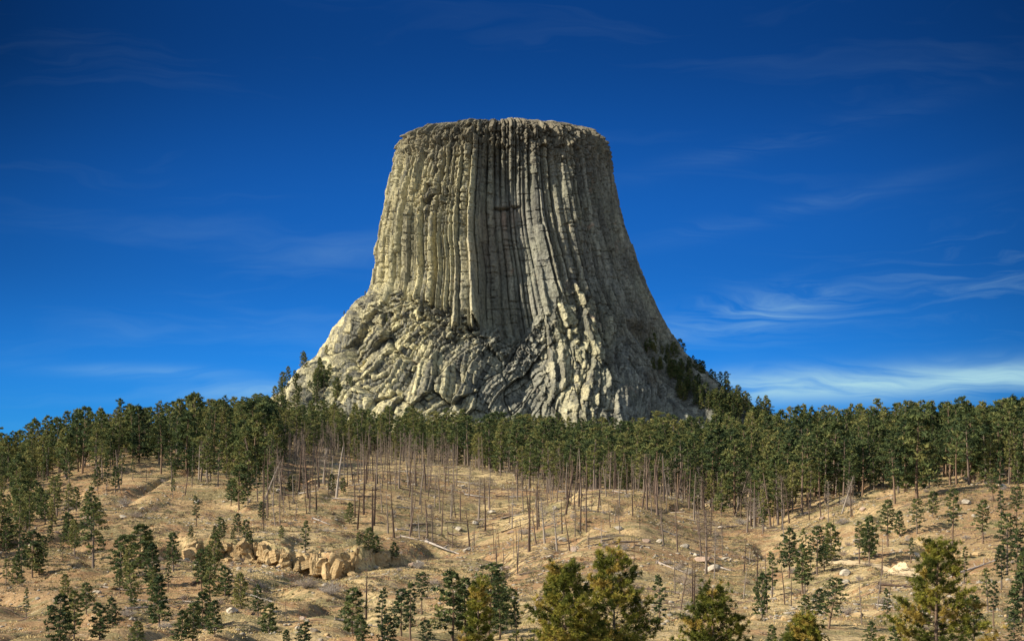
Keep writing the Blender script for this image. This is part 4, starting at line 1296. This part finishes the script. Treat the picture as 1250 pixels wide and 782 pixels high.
# the sandstone cliff band
nb_ = 0
for u in np.arange(188, 500, 4.6):
    ch = float(np.interp(u, CLX, CLH))
    if ch < 1.0: continue
    gap = vnoise(np.array([u / 13.0]), np.array([2.0]), 61)[0]
    if gap < 0.30: continue
    for tier in (0, 0, 1):
        if random.random() < 0.35: continue
        uu = u + random.uniform(-4, 4); cy = float(cliff_y(np.array([uu]))[0])
        x = (uu - CU) / F * cy
        zt = float(ground_z(np.array([x]), np.array([cy + 2.4]))[0]); zb = float(ground_z(np.array([x]), np.array([cy - 2.4]))[0])
        if tier == 0:
            hgt = max(0.9, (zt - zb) * random.uniform(0.2, 1.0)); w = random.uniform(0.5, 1.9)
            p = (x, cy - 0.4 + random.uniform(-2.2, 1.8), (zt + zb) / 2 + random.uniform(-1.0, 0.5)); s3 = (w, random.uniform(1.0, 2.6), hgt * 0.78)
            lab = 'weathered yellow sandstone block in the cliff band on the left slope'; gp = 'sandstone blocks of the cliff band'
        else:
            w = random.uniform(0.4, 1.3); p = (x, cy - random.uniform(3, 8), 0); p = (x, p[1], float(ground_z(np.array([x]), np.array([p[1]]))[0]) + 0.2 * w); s3 = (w * 1.3, w, w * random.uniform(.5, 1))
            lab = 'tumbled sandstone block at the foot of the cliff band'; gp = 'tumbled blocks at the cliff foot'
        put_rock('sandstone_outcrop' if tier == 0 else 'sandstone_block', random.choice(OC + ([BL[3]] if tier == 0 else [BL[3], BL[0], BL[2]])), p, s3, (random.gauss(0, .22), random.gauss(0, .22), random.uniform(-3, 3)), lab, 'rock outcrop' if tier == 0 else 'rock', gp)
RS = [
 (148, 682, 3.0, 'sand', 'pale flat sandstone ledge left of the pine below the cliff'), (110, 634, 2.6, 'red', 'brown rounded boulder with a dark shaded side on the left slope'), (150, 632, 1.9, 'grey', 'grey boulder on the meadow edge right of the brown one'),
 (857, 686, 2.6, 'red', 'large pale boulder in the right gully'), (868, 697, 2.4, 'grey', 'flat slab just below the large boulder in the gully'), (836, 668, 1.8, 'grey', 'grey boulder at the foot of a tall dead trunk'), (789, 662, 1.6, 'red', 'reddish stone on the golden knoll'), (805, 662, 1.5, 'grey', 'pale stone right of the reddish one on the knoll'),
 (755, 648, 1.7, 'grey', 'pale stone at the foot of the short leaning trunk'), (678, 622, 1.6, 'grey', 'pale rock high on the left side of the knoll'), (687, 662, 1.7, 'grey', 'grey rock low on the left side of the knoll'), (1032, 702, 2.0, 'grey', 'dark grey boulder just below the pale track'),
 (1054, 624, 1.8, 'red', 'reddish brown boulder on the crest of the right spur'), (1180, 616, 2.2, 'grey', 'flat pale rock high on the right slope'), (1165, 682, 1.9, 'sand', 'left block of the little rock band on the right slope'), (1180, 680, 2.1, 'sand', 'middle block of the little rock band on the right slope'), (1193, 678, 1.8, 'sand', 'right block of the little rock band on the right slope'),
 (1172, 688, 1.6, 'sand', 'lower block of the little rock band on the right slope'), (137, 720, 1.5, 'sand', 'pale stone beside the small pine on the bare lower left slope'), (131, 758, 2.0, 'sand', 'pale slab at the foot of the lower left pine clump'), (118, 768, 1.8, 'sand', 'yellowish slab below the lower left pine clump'),
 (560, 648, 1.8, 'grey', 'grey boulder among the trunks of the central slope'), (580, 640, 2.0, 'grey', 'pale boulder left of the gully head'), (600, 626, 1.8, 'grey', 'grey boulder at the gully head'), (570, 672, 1.7, 'grey', 'low grey boulder on the left side of the gully'), (915, 634, 2.0, 'grey', 'grey rock under the edge of the right forest'),
 (880, 645, 1.6, 'grey', 'rock beside the logs in the right gully'), (512, 688, 1.5, 'grey', 'pale grey stone above the slender pine row'), (340, 600, 1.6, 'grey', 'dark rock on the grass above the cliff band'), (205, 690, 1.6, 'sand', 'pale stone in the scree under the cliff'),
]
mk = {'grey': [BL[0], BL[1], BL[4], BL[5]], 'red': [BL[2], BL[6]], 'sand': [OC[0], OC[3], BL[3]]}
for (u, v, s_, k, lab) in RS:
    p = at_px(u, v)
    s_ *= 0.62
    put_rock('boulder', random.choice(mk[k]), (p[0], p[1], p[2] + 0.25 * s_), (s_ * random.uniform(1, 1.5), s_, s_ * random.uniform(0.55, 0.8)), (random.gauss(0, .15), random.gauss(0, .15), random.uniform(0, 6.28)), lab, 'boulder')
# scattered boulders, denser in stony patches
nbo = 0; tries = 0
while nbo < 210 and tries < 8000:
    tries += 1
    u = random.uniform(0, 1250); d = math.sqrt(random.uniform(225 ** 2, 620 ** 2))
    x = (u - CU) / F * d
    st_ = vnoise(np.array([x / 30]), np.array([d / 30]), 71)[0]
    scree = 185 < u < 500 and 350 < d < 382
    if not scree and random.random() > (0.75 if st_ > 0.6 else 0.08): continue
    z = float(ground_z(np.array([x]), np.array([d]))[0])
    s_ = 0.35 + 0.75 * random.random() ** 2.2
    if scree: lab, gp, me = 'fallen sandstone block lying in the scree under the cliff band', 'fallen blocks under the cliff band', random.choice([OC[0], OC[3], BL[3], BL[1]])
    elif u < 400: lab, gp, me = 'weathered boulder lying on the left hand slope', 'boulders on the left slope', random.choice(BL)
    elif u < 900: lab, gp, me = 'weathered boulder lying on the open burnt slope or the knoll', 'boulders on the middle slope', random.choice(BL)
    else: lab, gp, me = 'weathered boulder lying on the right hand slope', 'boulders on the right slope', random.choice(BL)
    put_rock('boulder', me, (x, d, z + 0.15 * s_), (s_ * random.uniform(1, 1.7), s_, s_ * random.uniform(0.5, 0.85)), (random.gauss(0, .2), random.gauss(0, .2), random.uniform(0, 6.28)), lab, 'boulder', gp)
    nbo += 1

# ------------------------------------------------------------------ fallen logs
def log_mesh(seed, L=9.0):
    rng = np.random.default_rng(seed)
    a = Acc(); ks = np.linspace(0, 1, 6)
    ax_ = np.stack([(ks - 0.5) * L, 0.15 * np.sin(ks * 3 + seed), 0.05 * np.cos(ks * 4)], 1)
    a.add(*tube(ax_, 0.20 - 0.13 * ks, 7))
    for i in range(int(rng.integers(4, 14))):
        k = 0.25 + 0.7 * rng.random(); p = np.array([(k - 0.5) * L, 0, 0]); ph = rng.random() * 3.14
        Lb = 0.4 + rng.random() * 1.1
        a.add(*tube([p, p + [0.4 * Lb, math.cos(ph) * Lb, math.sin(ph) * Lb]], [0.04, 0.012], 4))
    # root plate
    for i in range(7):
        w = i * 0.9; a.add(*tube([[-L / 2, 0, 0], [-L / 2 - 0.25, 0.55 * math.cos(w), 0.55 * math.sin(w)]], [0.1, 0.03], 4))
    return a.mesh('fallen_log', True)
LG = []
for i in range(6):
    me = log_mesh(500 + i); me.materials.append([MAT['dead'], MAT['twig'], MAT['char']][i % 3]); LG.append(me)
def put_log(u, v, L, angle, label, group=None, d=None, thick=1.0, ti=None):
    p = at_px(u, v) if d is None else at_ud(u, d)
    s_ = L / 9.0
    dx, dy = math.cos(angle) * L / 2, math.sin(angle) * L / 2
    za = float(ground_z(np.array([p[0] - dx]), np.array([p[1] - dy]))[0]); zb = float(ground_z(np.array([p[0] + dx]), np.array([p[1] + dy]))[0])
    o = bpy.data.objects.new('fallen_log', LG[ti] if ti is not None else random.choice(LG)); COL.objects.link(o)
    zm = max(p[2], (za + zb) / 2)
    o.location = (p[0], p[1], zm + 0.16 * thick)
    o.rotation_euler = (0, -math.atan2(zb - za, L), angle)
    o.scale = (s_, thick, thick)
    o['label'] = label; o['category'] = 'log'
    if group: o['group'] = group
put_log(540, 676, 20, -1.1, 'long pale fallen trunk running down towards the bottom centre pines', thick=1.7, ti=1)
put_log(512, 642, 9, 0.8, 'thick brown fallen log among the trunks above the cliff end', thick=1.8, ti=0)
put_log(528, 662, 9, -1.0, 'dark log leaning down across the long pale one', thick=1.3, ti=2)
put_log(818, 693, 9, -1.0, 'pale log pointing down to a bush above the near pines', thick=1.3, ti=1)
put_log(1190, 694, 12, 0.4, 'pale log lying on the shaded right slope', thick=1.4, ti=1)
put_log(358, 696, 10, 0.7, 'pale log sloping below the cliff band', thick=1.2, ti=1)
put_log(1100, 716, 9, -0.7, 'dark fallen log under the end of the pale track', thick=1.2, ti=2)
for k in range(200):
    if k < 130: u, d = random.uniform(320, 720), random.uniform(430, 700)
    elif k < 165: u, d = random.uniform(720, 1000), random.uniform(380, 600)
    else: u, d = random.uniform(80, 1200), random.uniform(250, 420)
    ar = 'among the dead trunks of the middle slope' if k < 130 else ('around the right gully' if k < 165 else 'on the lower slopes')
    put_log(u, 0, random.uniform(4, 10), random.gauss(0.1, 0.7), 'weathered fallen trunk lying ' + ar, 'fallen trunks ' + ar, d=d, thick=random.uniform(0.8, 1.3))

# ------------------------------------------------------------------ grey leafless shrubs
def shrub_mesh(seed):
    rng = np.random.default_rng(seed); a = Acc()
    for i in range(60):
        ph = rng.random() * 6.28; t_ = rng.random() ** 0.6 * 1.1; L = 0.7 + 0.6 * rng.random()
        d = np.array([math.sin(t_) * math.cos(ph), math.sin(t_) * math.sin(ph), math.cos(t_)])
        m = d * L * 0.5 + rng.normal(size=3) * 0.06; e = d * L + rng.normal(size=3) * 0.1
        a.add(*tube([[0, 0, -0.1], m, e], [0.02, 0.014, 0.006], 3))
        for _ in range(5):
            q = m + (e - m) * rng.random(); a.add(*tube([q, q + d * 0.2 + rng.normal(size=3) * 0.2], [0.012, 0.005], 3))
    return a.mesh('leafless_shrub')
SH = []
for i in range(4):
    me = shrub_mesh(600 + i); me.materials.append(MAT['twig']); SH.append(me)
SHS = [(152, 618, 2.6, 'wide grey leafless shrub on the meadow at the left'), (166, 632, 1.8, 'round grey leafless shrub just below the wide one'), (190, 624, 1.7, 'small grey leafless shrub right of the wide one on the meadow'),
       (1034, 618, 2.8, 'pale grey leafless bush on the crest of the right spur'), (404, 726, 2.2, 'grey leafless bush on the slope below the cliff'), (375, 718, 2.2, 'left grey leafless bush below the cliff'), (512, 694, 1.8, 'grey bush above the slender pine row'),
       (1028, 640, 1.8, 'grey bush on the side of the right spur'), (835, 714, 2.2, 'grey bush on bare ground above the yellowish near pine'), (845, 726, 1.7, 'low grey bush beside the yellowish near pine'), (905, 640, 2.0, 'grey bush at the mouth of the right gully'), (640, 652, 1.8, 'grey bush at the left foot of the knoll')]
for (u, v, s_, lab) in SHS:
    p = at_px(u, v)
    put_rock('leafless_shrub', random.choice(SH), p, (s_ * 1.2, s_ * 1.2, s_ * 0.8), (0, 0, random.random() * 6), lab, 'shrub')
k = 0
while k < 150:
    u = random.uniform(0, 1250); d = math.sqrt(random.uniform(225 ** 2, 560 ** 2)); x = (u - CU) / F * d
    if vnoise(np.array([x / 24]), np.array([d / 24]), 75)[0] < 0.5 and random.random() < 0.8: continue
    z = float(ground_z(np.array([x]), np.array([d]))[0]); s_ = random.uniform(0.6, 1.4)
    ar = 'left' if u < 400 else ('middle' if u < 900 else 'right')
    put_rock('leafless_shrub', random.choice(SH), (x, d, z), (s_, s_, s_ * 0.8), (0, 0, random.random() * 6), 'low grey leafless shrub scattered on the %s slope' % ar, 'shrub', 'low shrubs on the %s slope' % ar)
    k += 1

# ------------------------------------------------------------------ pale track on the right slope
pu = [1006, 1018, 1034, 1052, 1070, 1088, 1104, 1118]
pv = [689, 686, 687, 690, 692, 696, 701, 706]
pts = np.array([at_px(a, b) for a, b in zip(pu, pv)])
ts = np.linspace(0, len(pts) - 1, 120)
cx2 = np.interp(ts, range(len(pts)), pts[:, 0]); cy2 = np.interp(ts, range(len(pts)), pts[:, 1])
ker = np.ones(15) / 15
cx2 = np.convolve(np.pad(cx2, 7, mode='edge'), ker, 'valid'); cy2 = np.convolve(np.pad(cy2, 7, mode='edge'), ker, 'valid')
tx = np.gradient(cx2); ty = np.gradient(cy2); ln = np.hypot(tx, ty) + 1e-9
Vp = []
for i in range(len(cx2)):
    wv = 3.0 + 0.8 * fbm(np.array([i / 9.0]), np.array([0.0]), 81, 2)[0]
    wv *= min(1, i / 12 + 0.25, (len(cx2) - 1 - i) / 12 + 0.25)
    for s_ in np.linspace(-1, 1, 13):
        Vp.append((cx2[i] - ty[i] / ln[i] * wv * s_, cy2[i] + tx[i] / ln[i] * wv * s_))
Vp = np.array(Vp); zp = ground_z(Vp[:, 0], Vp[:, 1]) + 0.16
link('path', mesh_np('path', np.column_stack([Vp, zp]), grid_faces(len(cx2), 13)[:, ::-1], True), MAT['path'], kind='structure')

# ------------------------------------------------------------------ grass and rubble cover (uncountable)
N = 120000
gu = rg_.uniform(-60, 1310, N); gd = np.sqrt(rg_.uniform(190 ** 2, 620 ** 2, N))
gx = (gu - CU) / F * gd
dn_ = vnoise(gx / 9, gd / 9, 83) * 0.6 + vnoise(gx / 2.5, gd / 2.5, 84) * 0.4
kp = dn_ > 0.46
gx, gd = gx[kp], gd[kp]; n = len(gx)
gz = ground_z(gx, gd)
nbk = 5
P0 = np.repeat(np.stack([gx, gd, gz], 1), nbk, 0)
m = len(P0)
hh = np.repeat(rg_.uniform(0.18, 0.5, n), nbk) * rg_.uniform(0.6, 1.1, m)
ph = rg_.uniform(0, 6.28, m); sp_ = rg_.uniform(0.05, 0.35, m)
dirx, diry = np.cos(ph), np.sin(ph)
b0 = P0 + np.stack([dirx * sp_ * 0.5, diry * sp_ * 0.5, np.full(m, -0.05)], 1)
wv = np.stack([-diry, dirx, np.zeros(m)], 1) * 0.055
tipp = b0 + np.stack([dirx * sp_, diry * sp_, hh], 1)
Vg = np.stack([b0 - wv, b0 + wv, tipp], 1).reshape(-1, 3)
tg = np.repeat(np.clip(np.repeat(vnoise(gx / 14, gd / 14, 85), nbk) + rg_.normal(size=m) * 0.15, 0, 1), 3)
link('dry_grass', mesh_np('dry_grass', Vg, np.arange(3 * m).reshape(-1, 3), False, {'tint': tg}), MAT['grass'], kind='stuff',
     label='golden dry grass tufts covering the open slopes', category='grass')

# low woody brush: little clumps of leaf-sized faces
N = 30000
bu = rg_.uniform(-60, 1310, N); bd = np.sqrt(rg_.uniform(215 ** 2, 720 ** 2, N)); bx = (bu - CU) / F * bd
bn = vnoise(bx / 20, bd / 26, 86) * 0.55 + vnoise(bx / 6, bd / 7, 87) * 0.45
cyb = cliff_y(bu)
kp = (bn > 0.555) | ((np.abs(bd - cyb - 2) < 7) & (bu > 185) & (bu < 500)) | (rg_.random(N) < 0.04)
bx, bd, bn = bx[kp], bd[kp], bn[kp]; n = len(bx); bz_ = ground_z(bx, bd)
kk = 34
sz = np.repeat(0.25 + 0.65 * rg_.random(n) ** 2, kk); m = n * kk
dv = rg_.normal(size=(m, 3)); dv /= np.linalg.norm(dv, axis=1)[:, None]
cc = np.repeat(np.stack([bx, bd, bz_], 1), kk, 0) + dv * (rg_.random(m) ** 0.4 * sz)[:, None] * [1.5, 1.5, 0.8] + [0, 0, 0.12]
oo = dv + rg_.normal(size=(m, 3)) * 0.6; oo /= np.linalg.norm(oo, axis=1)[:, None]
ww = np.cross(oo, rg_.normal(size=(m, 3))); ww /= np.linalg.norm(ww, axis=1)[:, None]
Lb = (0.16 + 0.25 * sz)[:, None]
Vb = np.stack([cc - oo * Lb * .5 - ww * Lb * .22, cc - oo * Lb * .5 + ww * Lb * .22, cc + oo * Lb * .6], 1).reshape(-1, 3)
tb = np.repeat(np.repeat(rg_.random(n), kk), 3)
m_, t_ = new_mat('brush_twigs')
tn_ = t_.n('ShaderNodeAttribute', attribute_name='tint').outputs['Fac']
finish(t_, t_.ramp(tn_, [(0.0, (0.07, 0.075, 0.035)), (0.4, (0.13, 0.12, 0.07)), (0.75, (0.24, 0.20, 0.15)), (1.0, (0.25, 0.11, 0.05))]), 0.9, None, spec=0.05)
link('low_brush', mesh_np('low_brush', Vb, np.arange(3 * m).reshape(-1, 3), False, {'tint': tb}), m_, kind='stuff',
     label='low dark brush and weeds speckling the slopes', category='brush')
print('brush', n)

# burnt branches and sticks littering the ground
N = 30000
bu = rg_.uniform(-60, 1310, N); bd = np.sqrt(rg_.uniform(215 ** 2, 760 ** 2, N)); bx = (bu - CU) / F * bd
bn = vnoise(bx / 22, bd / 22, 88)
kp = ((bu > 300) & (bu < 1000) & (bd > 390) & (bn > 0.42)) | (bn > 0.68)
bx, bd = bx[kp], bd[kp]; n = len(bx)
an = rg_.normal(0.1, 0.9, n); Ls = rg_.uniform(0.5, 1.0, n) * rg_.uniform(0.8, 4.0, n) / 2; th_ = rg_.uniform(0.03, 0.11, n)
e0 = np.stack([bx - np.cos(an) * Ls, bd - np.sin(an) * Ls], 1); e1 = np.stack([bx + np.cos(an) * Ls, bd + np.sin(an) * Ls], 1)
e0 = np.column_stack([e0, ground_z(e0[:, 0], e0[:, 1]) + th_ * 0.8]); e1 = np.column_stack([e1, ground_z(e1[:, 0], e1[:, 1]) + th_ * 0.8 + rg_.uniform(0, 0.35, n)])
sd2 = np.stack([-np.sin(an), np.cos(an), np.zeros(n)], 1) * th_[:, None]; up_ = np.array([0, 0, 1.0]) * th_[:, None]
Vk = np.stack([e0 - sd2, e0 + sd2, e0 + up_ * 1.6, e1 - sd2 * .5, e1 + sd2 * .5, e1 + up_ * .8], 1).reshape(-1, 3)
bi = (np.arange(n) * 6)[:, None]
Fk = np.concatenate([bi + np.array([[0, 3, 5, 2]]), bi + np.array([[1, 2, 5, 4]]), bi + np.array([[0, 1, 4, 3]])])
link('fallen_branches', mesh_np('fallen_branches', Vk, Fk, False), MAT['char'], kind='stuff', label='burnt sticks and branches littering the slopes', category='branches')

# small stones: squashed low-poly lumps
ico = np.array([(0, 0, 1), (0.89, 0, 0.45), (0.28, 0.85, 0.45), (-0.72, 0.53, 0.45), (-0.72, -0.53, 0.45), (0.28, -0.85, 0.45), (0.72, 0.53, -0.45), (-0.28, 0.85, -0.45), (-0.89, 0, -0.45), (-0.28, -0.85, -0.45), (0.72, -0.53, -0.45), (0, 0, -1)])
icf = np.array([(0,1,2),(0,2,3),(0,3,4),(0,4,5),(0,5,1),(1,6,2),(2,7,3),(3,8,4),(4,9,5),(5,10,1),(6,7,2),(7,8,3),(8,9,4),(9,10,5),(10,6,1),(11,7,6),(11,8,7),(11,9,8),(11,10,9),(11,6,10)])
N = 26000
su = rg_.uniform(-40, 1290, N); sd_ = np.sqrt(rg_.uniform(190 ** 2, 640 ** 2, N)); sx_ = (su - CU) / F * sd_
pt = vnoise(sx_ / 30, sd_ / 30, 71) * 0.6 + vnoise(sx_ / 8, sd_ / 8, 72) * 0.4
sc_ = (su > 185) & (su < 500) & (sd_ > 345) & (sd_ < 385)
kp = (pt > 0.60) | (sc_ & (rg_.random(N) < 0.8)) | (rg_.random(N) < 0.05)
sx_, sd_ = sx_[kp], sd_[kp]; n = len(sx_); sz_ = ground_z(sx_, sd_)
siz = 0.10 + 0.38 * rg_.random(n) ** 2.5
an = rg_.uniform(0, 6.28, n)
loc = ico[None] * (1 + 0.28 * rg_.normal(size=(n, 12, 1))) * np.stack([siz * 1.3, siz, siz * 0.6], 1)[:, None, :]
xr_ = loc[..., 0] * np.cos(an)[:, None] - loc[..., 1] * np.sin(an)[:, None]; yr_ = loc[..., 0] * np.sin(an)[:, None] + loc[..., 1] * np.cos(an)[:, None]
Vr = np.stack([xr_ + sx_[:, None], yr_ + sd_[:, None], loc[..., 2] + sz_[:, None] + 0.05], -1).reshape(-1, 3)
Fr = (icf[None] + (np.arange(n) * 12)[:, None, None]).reshape(-1, 3)
link('rubble', mesh_np('rubble', Vr, Fr, False), MAT['grey'], kind='stuff', label='loose small stones strewn over the slopes', category='stones')
print('stones', n)
